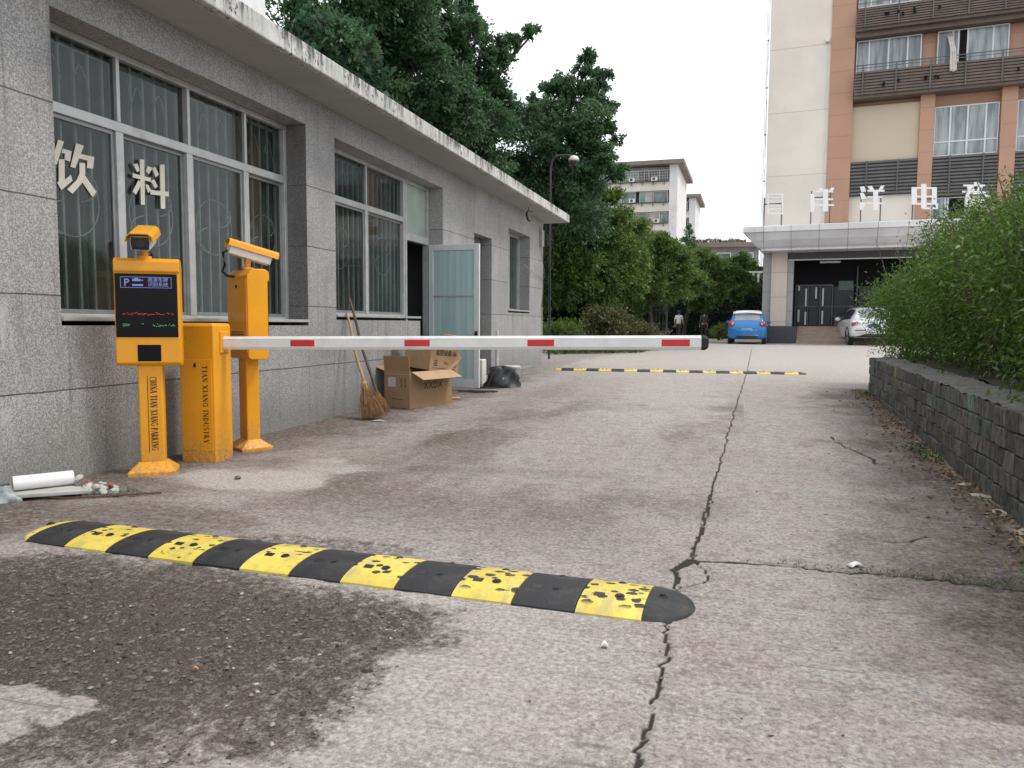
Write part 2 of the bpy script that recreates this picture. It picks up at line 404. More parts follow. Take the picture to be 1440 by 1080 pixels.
# ================================================================== GROUND
def frange(a, b, st): return list(np.arange(a, b, st))
def build_ground():
    xs = np.array([-400, -150, -60, -30, -18, -12, -8, -6, -5] + frange(-4.4, 2.1, .0125) + [2.2, 2.6, 3.2, 4, 5, 6.5, 8, 11, 16, 30, 60, 150, 400])
    ys = np.array([-200, -60, -20, -6, -2, 0, .6] + frange(1.0, 5.2, .0125) + frange(5.2, 9, .022) + frange(9, 17, .05) + frange(17, 30, .2) + [30, 32, 34, 36, 38, 40, 44, 50, 60, 80, 120, 200, 400, 900])
    X, Y = np.meshgrid(xs, ys, indexing='ij')
    Z = gz(Y)
    near = ((X > -4.5) & (X < 2.2) & (Y > .5) & (Y < 30)).astype(float)
    n1 = fbm(X, Y, 3.2, 6, 1); n2 = fbm(X, Y, 14, 4, 2); n3 = fbm(X, Y, 40, 3, 7)
    # exposed-aggregate patch
    P = [(-3.4, 2.5), (-2.85, 2.74), (-2.3, 2.78), (-1.8, 2.72), (-1.2, 2.66), (-.93, 2.52), (-.86, 2.28), (-1.0, 2.08), (-.95, 1.8), (-1.1, 1.52), (-1.3, 1.36), (-1.6, 1.2), (-2.0, .9), (-3.4, .9)]
    N = [(-1.98, 1.62), (-1.72, 1.64), (-1.58, 1.585), (-1.66, 1.50), (-1.72, 1.48), (-1.69, 1.44), (-1.72, 1.36), (-1.95, 1.35)]
    d = sdf(X, Y, P) + (n1 - .5) * .34 + (n2 - .5) * .12
    patch = (1 - sstep(d, -.14, .12)) * (.80 + .20 * (1 - sstep(d, -.5, -.1)))
    patch *= sstep(sdf(X, Y, N) + (n2 - .5) * .12, -.02, .015)
    # second small wet stain behind the bump
    d2 = np.hypot((X + 1.75) / .55, (Y - 3.12) / .13) + (n1 - .5) * 1.2
    patch = np.maximum(patch, .55 * (1 - sstep(d2, .6, 1.1)))
    # cracks
    def rough(pts, n=40, amp=.03, seed=0):
        rs = np.random.RandomState(seed)
        out = []
        for (x0, y0), (x1, y1) in zip(pts, pts[1:]):
            L = math.hypot(x1 - x0, y1 - y0)
            k = max(2, int(L * n / 3))
            for i in range(k):
                t = i / k
                w = amp * min(1, L) * rs.randn() * .5
                out.append((x0 + (x1 - x0) * t - (y1 - y0) / L * w, y0 + (y1 - y0) * t + (x1 - x0) / L * w))
        return out + [pts[-1]]
    def band(pts, w, soft=.5, wn=.5):
        a = np.array(pts); m = (X > a[:, 0].min() - .2) & (X < a[:, 0].max() + .2) & (Y > a[:, 1].min() - .2) & (Y < a[:, 1].max() + .2)
        o = np.zeros(X.shape)
        if m.any():
            ww = w * (1 + wn * 2 * (n2[m] - .5) + wn * 2 * (n1[m] - .5))
            o[m] = 1 - sstep(seg_dist(X[m], Y[m], pts), ww * (1 - soft), ww * (1 + soft))
        return o
    crack = np.zeros(X.shape)
    C1 = [(-.205, .9), (-.205, 1.75), (-.19, 2.1), (-.2, 2.62), (-.2, 3.0), (-.225, 3.25), (-.17, 3.45), (-.14, 4.1), (-.13, 4.9), (-.08, 6.4), (-.03, 8.4), (.03, 10.4), (.19, 15.2), (.37, 23.2), (.5, 29)]
    crack = np.maximum(crack, band(rough(rough(C1[:9], 22, .03, 3), 110, .08, 33), .0072, .5, .38))
    crack = np.maximum(crack, band(rough(C1[6:], 20, .015, 4), .0075, .5, .3))
    C2 = [(-.17, 3.4), (.0, 3.42), (.2, 3.44), (.38, 3.43), (.77, 3.44), (1.1, 3.39), (1.6, 3.42)]
    crack = np.maximum(crack, band(rough(rough(C2, 26, .05, 5), 110, .2, 34), .015, .5, .6))
    loop = [(-.225, 3.25), (-.2, 3.12), (-.19, 3.02), (-.10, 3.10), (-.085, 3.22), (-.15, 3.42)]
    crack = np.maximum(crack, band(rough(loop, 60, .05, 6), .0045, .5, .8))
    crack = np.maximum(crack, band(rough([(-.23, 3.24), (-.18, 3.36), (-.12, 3.41), (.1, 3.42)], 60, .05, 16), .017, .5, .9))
    arc = [(.6, 4.16), (.64, 4.05), (.73, 3.97), (.82, 3.99), (.87, 4.07), (.93, 4.13)]
    crack = np.maximum(crack, band(rough(arc, 60, .06, 8), .008, .5, .8))
    arc2 = [(.85, 7.5), (.9, 7.0), (1.0, 6.6), (1.02, 6.2)]
    crack = np.maximum(crack, band(rough(arc2, 30, .08, 9), .012, .5, .8))
    crack = np.maximum(crack, .8 * band([(-.04, 9.5), (-1.2, 9.45), (-2.5, 9.38), (-3.4, 9.35)], .009, .4, .5))
    crack = np.maximum(crack, .7 * band(rough([(-1.1, 5.06), (-.6, 5.02), (-.13, 5.0)], 30, .02, 12), .0055, .5, .8))
    crack = np.maximum(crack, .4 * band(rough([(-.3, 4.55), (-.22, 4.75), (-.2, 4.95)], 30, .05, 13), .004, .5, .9))
    # fine map cracking
    # dirt: beside the retaining wall, by the guardhouse foot, mottles in the lane
    wallx = 1.47 + (Y - 4.6) * .05
    dr = 1 - sstep(wallx - X + (n1 - .5) * 1.1, .15, 1.05)
    dr *= (Y < 12.5) * (Y > 2.2)
    dl = 1 - sstep(X + 4.15 + (n1 - .5) * 1.0, .3, 1.35)
    mott = sstep(fbm(X, Y * .45, 1.1, 5, 11), .44, .66) * .7 * sstep(Y, 3.0, 4.2) * (X < .1) * (1 - sstep(Y, 8, 12))
    tyre = .3 * np.exp(-((X + 2.6 + .2 * (n1 - .5)) / .35) ** 2) * sstep(Y, 3.3, 5)
    dirt = np.clip(np.maximum(np.maximum(dr, dl * .95), mott + tyre), 0, 1)
    dirt = np.maximum(dirt, .8 * (1 - sstep(np.hypot((X + 3.1) / .8, (Y - 3.3) / .35) + (n1 - .5) * 1.1, .5, 1.3)))
    # pale cement round the posts and along the far lane
    pl = 1 - sstep(np.hypot((X + 3.15) / .75, (Y - 4.35) / .34) + (n1 - .5) * 1.5, .55, 1.05)
    pl = np.maximum(pl, .8 * (1 - sstep(np.hypot((X + 2.75) / .5, (Y - 4.9) / .3) + (n1 - .5) * 1.8, .3, .9)))
    pl = np.maximum(pl, .5 * (1 - sstep(np.abs(X + .9 - (n1 - .5)) / .9, .4, 1)) * sstep(Y, 6, 9))
    pl = np.maximum(pl, .9 * sstep(Y, 10, 19))
    pl = np.maximum(pl, .55 * (1 - sstep(np.hypot((X + .9) / .7, (Y - 2.2) / .9), .5, 1.2)) * (1 - patch))
    pl = np.maximum(pl, .9 * (1 - sstep(np.abs(wallx - X - .05 + (n2 - .5) * .12), .03, .09)) * sstep(n1, .5, .6) * (Y < 8.5) * (Y > 3.6))
    dirt = np.clip(dirt - pl * .6, 0, 1)
    # moss along the cross crack and wall foot
    moss = (1 - sstep(seg_dist(X, Y, C2) + (n2 - .5) * .08, .01, .06)) * sstep(X, .2, .7) * .8
    moss = np.maximum(moss, (1 - sstep(wallx - X + (n2 - .5) * .2, .05, .2)) * sstep(n1, .45, .6) * (Y < 12) * (Y > 2.5) * .7)
    moss = np.maximum(moss, .5 * sstep(fbm(X, Y, 2.2, 4, 21), .55, .7) * (X < -2.4) * (Y < 2.7))
    Z = Z - crack * .012 * near - patch * near * .008 + near * ((n2 - .5) * .005 + (n3 - .5) * .0025) * (1 + patch * .8)
    Z = Z + near * (n1 - .5) * .006
    nx, ny = X.shape
    V = np.stack([X, Y, Z], -1).reshape(-1, 3)
    I = np.arange(nx * ny).reshape(nx, ny)
    Fq = np.stack([I[:-1, :-1], I[1:, :-1], I[1:, 1:], I[:-1, 1:]], -1).reshape(-1, 4)
    a1 = np.stack([patch, crack, dirt, pl], -1).reshape(-1, 4)
    t = NT('worn_concrete')
    at = t.n('ShaderNodeAttribute', attribute_name='wear')
    sc = t.n('ShaderNodeSeparateColor')
    t.l(at.outputs['Color'], sc.inputs[0])
    pa, ck, di, pale = sc.outputs[0], sc.outputs[1], sc.outputs[2], at.outputs['Alpha']
    ms = t.n('ShaderNodeAttribute', attribute_name='moss').outputs['Fac']
    w = t.coord('World')
    big = t.noise(w, .9, 6, .6)
    mid = t.noise(w, 9, 6, .65)
    fine = t.noise(w, 120, 5, .7)
    grit = t.noise(w, 420, 3, .7)
    st = t.noise(t.scaled(w, (30, 6, 1)), 3, 5, .7)          # broom streaks along the lane
    pit = t.noise(w, 52, 4, .78)
    pit2 = t.noise(w, 21, 5, .72)
    hue = t.noise(w, 2.3, 5, .6)
    c = t.mix(t.ramp(hue, .36, .64), (.33, .282, .264), (.325, .305, .28))
    c = t.mix(t.ramp(big, .3, .7, 0, .5), c, (.41, .375, .355))
    c = t.mix(t.ramp(mid, .40, .70, 0, .52), c, (.165, .13, .12))
    c = t.mix(t.ramp(pit2, .52, .66, 0, .52), c, (.135, .11, .102))
    c = t.mix(t.ramp(pit2, .34, .46, .4, 0), c, (.46, .425, .40))
    c = t.mix(t.ramp(pit, .50, .60, 0, .62), c, (.11, .09, .083))
    c = t.mix(t.ramp(pit, .36, .45, .55, 0), c, (.53, .49, .465))
    c = t.mix(t.ramp(grit, .56, .68, 0, .55), c, (.07, .058, .055))
    c = t.mix(t.ramp(grit, .30, .40, .5, 0), c, (.46, .43, .41))
    gv = t.noise(t.scaled(w, (1.2, 42, 1)), 1.0, 3, .6)
    c = t.mix(t.math('MULTIPLY', t.ramp(gv, .60, .66), t.ramp(hue, .46, .58, 0, .5)), c, (.085, .07, .066))
    c = t.mix(t.math('MULTIPLY', pale, .62), c, t.mix(t.ramp(pit, .42, .6), (.52, .49, .455), (.32, .295, .275)))
    dc = t.mix(t.ramp(pit, .42, .6), (.125, .092, .076), (.050, .037, .031))
    dmask = t.math('MULTIPLY', di, t.ramp(pit2, .3, .6, .45, .97))
    c = t.mix(dmask, c, dc)
    # aggregate patch
    pb = t.vor(w, 75, 'F1', 'Color')
    pbs = t.sep(pb)[0]
    pd = t.vor(w, 75, 'F1', 'Distance')
    pb2 = t.sep(t.vor(w, 210, 'F1', 'Color'))[1]
    ac = t.mix(t.ramp(big, .35, .65), (.058, .042, .036), (.038, .034, .027))
    ac = t.mix(t.ramp(pb2, .5, 1, 0, .8), ac, (.13, .11, .10))
    ac = t.mix(t.ramp(pbs, .83, .92, 0, .6), ac, (.17, .15, .14))
    ac = t.mix(t.ramp(pbs, .992, .996, 0, .5), ac, (.34, .31, .29))
    ac = t.mix(t.ramp(grit, .6, .75, 0, .7), ac, (.02, .018, .017))
    pmask = t.ramp(t.math('ADD', pa, t.math('ADD', t.math('MULTIPLY', t.math('SUBTRACT', fine, .5), 1.0), t.math('MULTIPLY', t.math('SUBTRACT', pit2, .5), 1.7))), .22, .92)
    c = t.mix(pmask, c, ac)
    c = t.mix(t.math('MULTIPLY', ms, t.ramp(fine, .4, .62)), c, (.05, .07, .028))
    c = t.mix(t.ramp(ck, .25, .8), c, (.030, .024, .020))
    hgt = t.math('ADD', t.math('MULTIPLY', t.ramp(pit, .36, .6, 1, 0), .6), t.math('MULTIPLY', grit, .45))
    hgt = t.math('ADD', hgt, t.math('MULTIPLY', pmask, t.math('MULTIPLY', t.ramp(pd, 0, .6, 1, 0), 1.2)))
    t.bump(hgt, .65, .006)
    t.set(col=c, rough=t.mix(pmask, (.88,) * 3, (.7,) * 3), spec=.3)
    o = np_mesh('ground', V, Fq, t.m, None, True, {'wear': a1, 'moss': moss.reshape(-1)})
    tag(o, 'worn cracked concrete driveway and surrounding ground', None, None, 'structure')
    return o
build_ground()

# ================================================================== SHARED MATERIALS
M = {}
M['alu'] = pbr('window_aluminium', (.44, .45, .45), .38, .35, .1, 8, dirt=(.2, .2, .19), dscale=5, damt=.4)
M['alu_dark'] = pbr('sash_aluminium', (.22, .23, .23), .4, .35, .1, 8)
M['pane'] = glass('window_glass', (.66, .70, .69))
M['bar'] = pbr('painted_bar', (.62, .63, .60), .6, 0, .25, 3)
M['curtain'] = pbr('curtain_cloth', (.17, .18, .17), .9, 0, .3, 2)
M['orange'] = powder('orange_powder_coat', (.76, .325, .009))
M['orange_dark'] = pbr('orange_seam', (.20, .07, .006), .6)
M['black'] = pbr('black_plastic', (.012, .012, .013), .45, 0, .2, 10)
M['screen'] = pbr('smoked_screen', (.006, .006, .008), .16, 0, .1, 3, spec=.12)
M['white'] = pbr('white_paint', (.74, .74, .73), .4, 0, .05, 5, dirt=(.45, .43, .40), dscale=6, damt=.25)
M['red'] = pbr('red_film', (.58, .022, .025), .4, 0, .08, 8)
M['ink'] = pbr('black_ink', (.05, .018, .006), .6, 0, .3, 40)
M['rubber'] = pbr('rubber', (.016, .016, .018), .66, 0, .3, 14, bump=.25, bscale=90, dirt=(.075, .068, .062), dscale=9, damt=.5)
M['steel'] = pbr('steel', (.42, .42, .43), .35, .8, .15, 12, dirt=(.2, .1, .05), damt=.3)
M['paper'] = pbr('paper', (.55, .53, .46), .8, 0, .08, 12)
M['plaster_white'] = pbr('white_plaster', (.66, .67, .66), .85, 0, .06, 3, dirt=(.35, .35, .33), dscale=3, damt=.5)
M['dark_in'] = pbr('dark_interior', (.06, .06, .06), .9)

def granite(name, base=(.375, .372, .368), joints=True):
    t = NT(name)
    w = t.coord('World')
    f = t.noise(w, 82, 4, .8)
    f2 = t.noise(w, 165, 3, .75)
    c = t.mix(t.ramp(f, .46, .56), shade(base, .62), shade(base, 1.25))
    c = t.mix(t.ramp(f2, .56, .64, 0, .9), c, (.055, .055, .058))
    c = t.mix(t.ramp(f2, .33, .42, .9, 0), c, (.56, .56, .56))
    xyz = t.sep(w)
    big = t.noise(t.scaled(w, (1, 1, .55)), 1.3, 5, .6)
    c = t.mix(t.ramp(big, .45, .75, 0, .45), c, (.13, .13, .125))
    slab = t.n('ShaderNodeTexWhiteNoise', noise_dimensions='3D')
    cx_ = t.n('ShaderNodeCombineXYZ')
    t.l(t.math('FLOOR', t.math('DIVIDE', t.math('ADD', xyz[1], .23), 1.12)), cx_.inputs[1]); t.l(t.math('FLOOR', t.math('DIVIDE', t.math('SUBTRACT', xyz[2], -.015), .6)), cx_.inputs[2])
    t.l(cx_.outputs[0], slab.inputs['Vector'])
    c = t.mix(t.math('MULTIPLY', slab.outputs['Value'], .22), c, (.12, .12, .125))
    # damp dirt rising from the ground and pale lime patches: stains with outlines of their own
    low = t.ramp(t.math('ADD', xyz[2], t.math('MULTIPLY', t.math('SUBTRACT', big, .5), .9)), .02, .5, .45, 0)
    c = t.mix(low, c, (.12, .125, .105))
    lime = t.math('MULTIPLY', t.ramp(t.noise(t.scaled(w, (1, 3.2, 1)), 3.4, 6, .65), .50, .58), t.ramp(xyz[1], 3.35, 3.72, 1, 0))
    lime = t.math('MULTIPLY', lime, t.math('MULTIPLY', t.ramp(xyz[2], .25, .5), t.ramp(xyz[2], 1.15, 1.5, 1, .35)))
    c = t.mix(t.math('MULTIPLY', lime, .8), c, (.46, .46, .44))
    drip = t.noise(t.scaled(w, (1, 14, .5)), 1.2, 4, .6)
    c = t.mix(t.ramp(drip, .54, .74, 0, .55), c, (.10, .10, .10))
    h = f
    if joints:
        m = None
        wob = t.math('MULTIPLY', t.math('SUBTRACT', t.noise(w, 4, 3), .5), .012)
        for z in (.585, 1.19, 1.79, 2.39):
            d = t.math('ABSOLUTE', t.math('SUBTRACT', t.math('ADD', xyz[2], wob), z))
            q = t.ramp(d, .0025, .0065, 1, 0)
            m = q if m is None else t.math('MAXIMUM', m, q)
        for y in (6.87, 10.9, 13.4, 2.6):
            d = t.math('ABSOLUTE', t.math('SUBTRACT', xyz[1], y))
            m = t.math('MAXIMUM', m, t.ramp(d, .002, .005, .6, 0))
        c = t.mix(t.math('MULTIPLY', m, .85), c, (.03, .03, .03))
        h = t.math('SUBTRACT', f, t.math('MULTIPLY', m, 2.5))
    t.bump(h, .3, .004)
    t.set(col=c, rough=.55, spec=.4)
    return t.m
M['granite'] = granite('speckled_granite')

def concrete_roof():
    t = NT('mouldy_roof_concrete')
    w = t.coord('World')
    xyz = t.sep(w)
    big = t.noise(w, 2.2, 5, .6)
    c = t.mix(t.ramp(big, .3, .7), (.42, .42, .40), (.58, .58, .56))
    st = t.noise(t.scaled(w, (8, 9, .8)), 1.6, 5, .7)
    st2 = t.noise(t.scaled(w, (3, 1.3, .5)), 1.2, 4, .65)
    topm = t.ramp(xyz[2], 3.27, 3.44, .25, 1)
    k = t.math('MULTIPLY', t.ramp(st, .44, .54), t.math('MULTIPLY', topm, t.ramp(st2, .40, .54, .12, 1)))
    c = t.mix(t.math('MULTIPLY', k, .9), c, (.045, .045, .04))
    fl = t.noise(t.scaled(w, (20, 20, 14)), 1.5, 5, .7)
    c = t.mix(t.math('MULTIPLY', t.ramp(fl, .53, .62), t.ramp(st2, .40, .55)), c, (.06, .06, .055))
    t.bump(t.noise(w, 40, 4), .3, .01)
    t.set(col=c, rough=.9, spec=.2)
    return t.m
M['roof'] = concrete_roof()
M['soffit'] = pbr('soffit_plaster', (.34, .34, .335), .9, 0, .1, 1.5, dirt=(.13, .13, .12), dscale=1.5, damt=.4, coord='World')

# ================================================================== GUARDHOUSE
WX, IX = -4.15, -4.42
gh = thing('guardhouse', 'single-storey grey granite guardhouse with flat overhanging roof and dark windows', 'building', (0, 0, 0))
OPEN = [(3.92, 6.87, 1.0, 2.98), (7.44, 9.72, 1.06, 2.98), (9.72, 10.56, .1, 2.98), (11.95, 12.88, .12, 2.5), (13.9, 15.44, 1.24, 2.81)]
YE = 16.55
def wall_cells(mb, axis_pts_y, axis_pts_z, xf, xb, solid):
    ys, zs = axis_pts_y, axis_pts_z
    ny, nz = len(ys) - 1, len(zs) - 1
    g = lambda i, j: 0 <= i < ny and 0 <= j < nz and solid((ys[i] + ys[i + 1]) / 2, (zs[j] + zs[j + 1]) / 2)
    for i in range(ny):
        for j in range(nz):
            if not g(i, j): continue
            y0, y1, z0, z1 = ys[i], ys[i + 1], zs[j], zs[j + 1]
            mb.quad((xf, y0, z0), (xf, y1, z0), (xf, y1, z1), (xf, y0, z1))
            mb.quad((xb, y0, z0), (xb, y0, z1), (xb, y1, z1), (xb, y1, z0))
            if not g(i - 1, j): mb.quad((xf, y0, z0), (xf, y0, z1), (xb, y0, z1), (xb, y0, z0))
            if not g(i + 1, j): mb.quad((xf, y1, z0), (xb, y1, z0), (xb, y1, z1), (xf, y1, z1))
            if not g(i, j - 1): mb.quad((xf, y0, z0), (xb, y0, z0), (xb, y1, z0), (xf, y1, z0))
            if not g(i, j + 1): mb.quad((xf, y0, z1), (xf, y1, z1), (xb, y1, z1), (xb, y0, z1))
mb = MB()
yb = sorted({-1.5, YE, *[v for o in OPEN for v in o[:2]]})
zb = sorted({-.1, 3.27, *[v for o in OPEN for v in o[2:]]})
wall_cells(mb, yb, zb, WX, IX, lambda y, z: not any(o[0] < y < o[1] and o[2] < z < o[3] for o in OPEN))
mb.build('wall', M['granite'], gh, merge=True)
mb = MB()
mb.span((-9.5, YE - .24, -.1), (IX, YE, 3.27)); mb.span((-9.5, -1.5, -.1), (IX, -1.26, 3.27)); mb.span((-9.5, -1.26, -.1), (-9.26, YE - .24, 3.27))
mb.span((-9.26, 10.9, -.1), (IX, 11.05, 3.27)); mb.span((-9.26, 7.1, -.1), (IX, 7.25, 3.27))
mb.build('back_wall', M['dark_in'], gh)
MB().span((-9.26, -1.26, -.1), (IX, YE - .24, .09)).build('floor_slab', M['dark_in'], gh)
mb = MB()
mb.span((-10, -2, 3.27), (-3.65, 16.95, 3.44))
mb.build('roof', M['roof'], gh, bevel=.012)
MB().span((-9.9, -1.9, 3.258), (-3.72, 16.88, 3.267)).build('soffit', M['soffit'], gh)
mb = MB().span((-8.2, -1.4, 3.44), (-4.42, 6.63, 6.4))
mb.build('rooftop_room', M['plaster_white'], gh)
# low plinth step at the far corner
MB().span((WX + .002, 14.0, .0), (WX + .16, 15.6, .17)).build('plinth_step', pbr('cement_step', (.22, .22, .21), .9, 0, .2, 9, bump=.3, dirt=(.08, .08, .07)), gh, bevel=.01)
MB().span((WX + .001, 9.72, -.05), (WX + .14, 10.56, .1)).build('door_step', pbr('door_step_stone', (.2, .2, .19), .85, 0, .2, 9, bump=.3), gh, bevel=.01)

def bars(y0, y1, z0, z1, x, scroll=True, step=.125):
    mb = MB()
    y = y0 + .06
    while y < y1:
        mb.box((x, y, (z0 + z1) / 2), (.018, .018, z1 - z0))
        y += step
    for z in (z0 + .05, z1 - .05): mb.box((x - .017, (y0 + y1) / 2, z), (.012, y1 - y0, .028))
    if scroll:
        cy, cz, r = (y0 + y1) / 2, z0 + (z1 - z0) * .42, min(.24, (y1 - y0) * .33)
        mb.tube([(x + .018, cy + r * math.cos(a), cz + r * math.sin(a)) for a in np.linspace(0, 2 * math.pi, 28)], .0045, 6)
        for s in (-1, 1):
            mb.tube([(x + .018, cy + s * r * .95 * math.cos(a), cz + s * r * .5 + .5 * r * math.sin(a)) for a in np.linspace(-1.2, 1.2, 12)], .005, 6)
            mb.tube([(x + .018, cy + s * (.05 + .12 * t) , z1 - .30 + .14 * math.sin(3 * t)) for t in np.linspace(0, 1.2, 10)], .004, 6)
    return mb
def curtain(y0, y1, z0, z1, x, seed):
    rs = random.Random(seed)
    ph = [rs.random() * 6 for _ in range(3)]
    def fn(u, v):
        y = y0 + (y1 - y0) * u
        return (x + .045 * math.sin(y * 46 + ph[0] + .8 * math.sin(y * 7 + ph[1])) + .015 * math.sin(y * 97 + ph[2]), y, z0 + (z1 - z0) * v)
    return MB().grid(fn, int((y1 - y0) * 90), 2)
FX = -4.365
def window(y0, y1, z0, z1, mull, trans, label=None, curt=True, ytop=None, scroll=True):
    """an aluminium window: outer frame, mullions, transom; one pane mesh per light"""
    fr = MB()
    w, dp = .05, .07
    ys = [y0] + mull + [y1]
    zs = [z0, trans, z1] if trans else [z0, z1]
    fr.span((FX - dp, y0 + .002, z0 + .002), (FX, y1 - .002, z0 + w)); fr.span((FX - dp, y0 + .002, z1 - w), (FX, y1 - .002, z1 - .002))
    fr.span((FX - dp, y0 + .002, z0 + w), (FX, y0 + w, z1 - w)); fr.span((FX - dp, y1 - w, z0 + w), (FX, y1 - .002, z1 - w))
    if trans:
        fr.span((FX - dp, y0 + w, trans - .035), (FX + .004, y1 - w, trans + .035))
    for m in mull:
        for a, b in zip(zs, zs[1:]):
            lo = a + (w if a == z0 else .035); hi = b - (w if b == z1 else .035)
            ww = .036 if a == z0 else .016
            fr.span((FX - dp, m - ww, lo), (FX + .002, m + ww, hi))
    wd = fr.build('window', M['alu'], gh, bevel=.004)
    if label: wd['label'] = label
    n = 0
    for k, (a, b) in enumerate(zip(zs, zs[1:])):
        for c, d in zip(ys, ys[1:]):
            lo = a + (w if a == z0 else .035); hi = b - (w if b == z1 else .035)
            l = c + (w if c == y0 else .036 if k == 0 else .016); r = d - (w if d == y1 else .036 if k == 0 else .016)
            x = FX - (.05 if n % 2 else .03)
            if k == 0 and trans:
                sm = MB()
                q = .03
                sm.span((x - .014, l, lo), (x + .014, r, lo + q)); sm.span((x - .014, l, hi - q), (x + .014, r, hi))
                sm.span((x - .014, l, lo + q), (x + .014, l + q, hi - q)); sm.span((x - .014, r - q, lo + q), (x + .014, r, hi - q))
                sm.build('sash', M['alu_dark'], wd, bevel=.003)
                l += q; r -= q; lo += q; hi -= q
            MB().span((x - .003, l, lo), (x + .003, r, hi)).build('pane', M['pane'], wd)
            n += 1
    for c, d in zip(ys, ys[1:]):
        bars(c + .02, d - .02, z0 + .02, z1 - .02, FX - .085, scroll and d - c > .5).build('security_bars', M['bar'], wd, smooth=40)
    if curt: curtain(y0 + .02, y1 - .02, z0 + .02, z1 - .02, FX - .20, int(y0 * 10)).build('curtain', M['curtain'], wd, smooth=60)
    MB().span((WX - .21, y0 + .003, z0 - .0), (WX + .018, y1 - .003, z0 + .028)).build('sill', M['alu'], wd, bevel=.004)
    return wd
w1 = window(3.92, 6.87, 1.03, 2.98, [4.69, 5.44, 6.2], 2.44, 'wide window with white paper characters on two panes')
w2 = window(7.44, 9.72, 1.09, 2.98, [8.59], 2.42, 'two-light window beside the open door')
w4 = window(13.9, 15.44, 1.27, 2.81, [14.67], None, 'small far window', True, None, False)
def flat_poly(polys, to3, thick, mat, name, parent, order=.0003):
    mb = MB()
    for i, p in enumerate(polys):
        a = [Vector(to3(*q, 0)) for q in p]
        v = Vector(to3(p[0][0], p[0][1], thick + i * order)) - a[0]
        mb.prism(a, v)
    return mb.build(name, mat, parent)
for pl in (PAPER_YIN, PAPER_LIAO):
    flat_poly(pl, lambda y, z, h: (FX - .022 + h + .0, y, z), .002, M['paper'], 'paper_lettering', w1)
# doorway frame, fanlight and open leaf
df = MB()
y0, y1, z0, z1 = 9.72, 10.56, .1, 2.98
df.span((FX - .08, y0 + .003, z0), (FX + .006, y0 + .05, z1 - .003)); df.span((FX - .08, y1 - .06, z0), (FX + .006, y1 - .003, z1 - .003))
df.span((FX - .08, y0 + .05, z1 - .05), (FX + .006, y1 - .06, z1 - .003)); df.span((FX - .08, y0 + .05, 2.16), (FX + .006, y1 - .06, 2.26))
dfo = df.build('door_frame', M['alu'], gh, bevel=.004)
MB().span((FX - .045, y0 + .05, 2.26), (FX - .037, y1 - .06, z1 - .05)).build('fanlight', pbr('frosted_glass', (.32, .38, .34), .35, 0, .12, 4), dfo)
M['leaf_paint'] = pbr('door_white_metal', (.60, .63, .64), .42, 0, .05, 5, dirt=(.4, .4, .38), damt=.3)
leaf = MB()
lw, lz0, lz1 = .80, .10, 2.16
def L(u, t, z): return (u, t, z)
for a, b in (((0, -.02, lz0), (.075, .02, lz1)), ((lw - .085, -.02, lz0), (lw, .02, lz1)), ((.075, -.02, lz1 - .085), (lw - .085, .02, lz1)), ((.075, -.02, lz0), (lw - .085, .02, lz0 + .12))):
    leaf.span(a, b)
lo = leaf.build('door', M['leaf_paint'], gh, bevel=.005)
lo.location = (FX + .02, 10.51, 0); lo.rotation_euler = (0, 0, R(-4))
t = NT('frosted_blue_glass')
t.set(col=t.mix(t.ramp(t.noise(t.scaled(t.coord(), (14, 1, .4)), 1.3, 3), .3, .7), (.33, .47, .48), (.44, .57, .58)), rough=.22, spec=.5)
M['frost'] = t.m
MB().span((.075, -.006, lz0 + .12), (lw - .085, .006, lz1 - .085)).build('glass_panel', M['frost'], lo)
for z in (.75, 1.42):
    rl = MB()
    rl.span((.075, -.016, z - .008), (lw - .085, -.006, z + .008)); rl.cyl((lw * .48, -.03, z), (lw * .48, -.006, z), .018, n=14)
    rl.build('glazing_bar', M['alu'], lo)
hd = MB().span((lw - .065, -.034, .70), (lw - .02, -.02, .92)).box((lw - .10, -.06, .845), (.13, .018, .02)).cyl((lw - .042, -.065, .845), (lw - .042, -.02, .845), .011, n=10)
hd.build('handle', M['black'], lo, bevel=.004)
# recessed side doorway
MB().span((WX - .235, 11.96, .12), (WX - .195, 12.87, 2.49)).build('inner_door', pbr('grey_door', (.13, .125, .12), .6, 0, .1, 5), gh)
# hook and wire under the soffit, peeling cable at the far corner
mb = MB()
mb.tube([(-3.9, 14.4, 3.26), (-3.9, 14.4, 3.2), (-3.88, 14.45, 3.17), (-3.84, 14.5, 3.19)], .008, 6)
mb.tube([(-3.9, 14.4, 3.2), (-3.93, 14.35, 3.12), (-3.91, 14.38, 3.02), (-3.88, 14.42, 2.98)], [.01, .02, .022, .012], 8)
mb.build('hanging_hook', M['black'], gh, smooth=40)
mb = MB()
mb.tube([(WX + .02, 16.2, 3.1), (WX + .03, 16.3, 2.6), (WX + .05, 16.45, 2.2), (WX + .02, 16.42, 1.4), (WX + .03, 16.46, .4)], .012, 6)
mb.tube([(WX + .02, 14.9, 2.2), (WX + .05, 15.6, 2.1), (WX + .03, 16.5, 2.02)], .008, 6)
mb.span((WX + .001, 16.2, 2.7), (WX + .06, 16.42, 3.05))
mb.build('cable_run', pbr('cable_grey', (.3, .3, .29), .6), gh, smooth=40)
MB().cyl((WX + .03, 13.15, .14), (WX + .03, 13.15, .92), .017, n=10).build('drain_pipe', M['plaster_white'], gh, smooth=40)
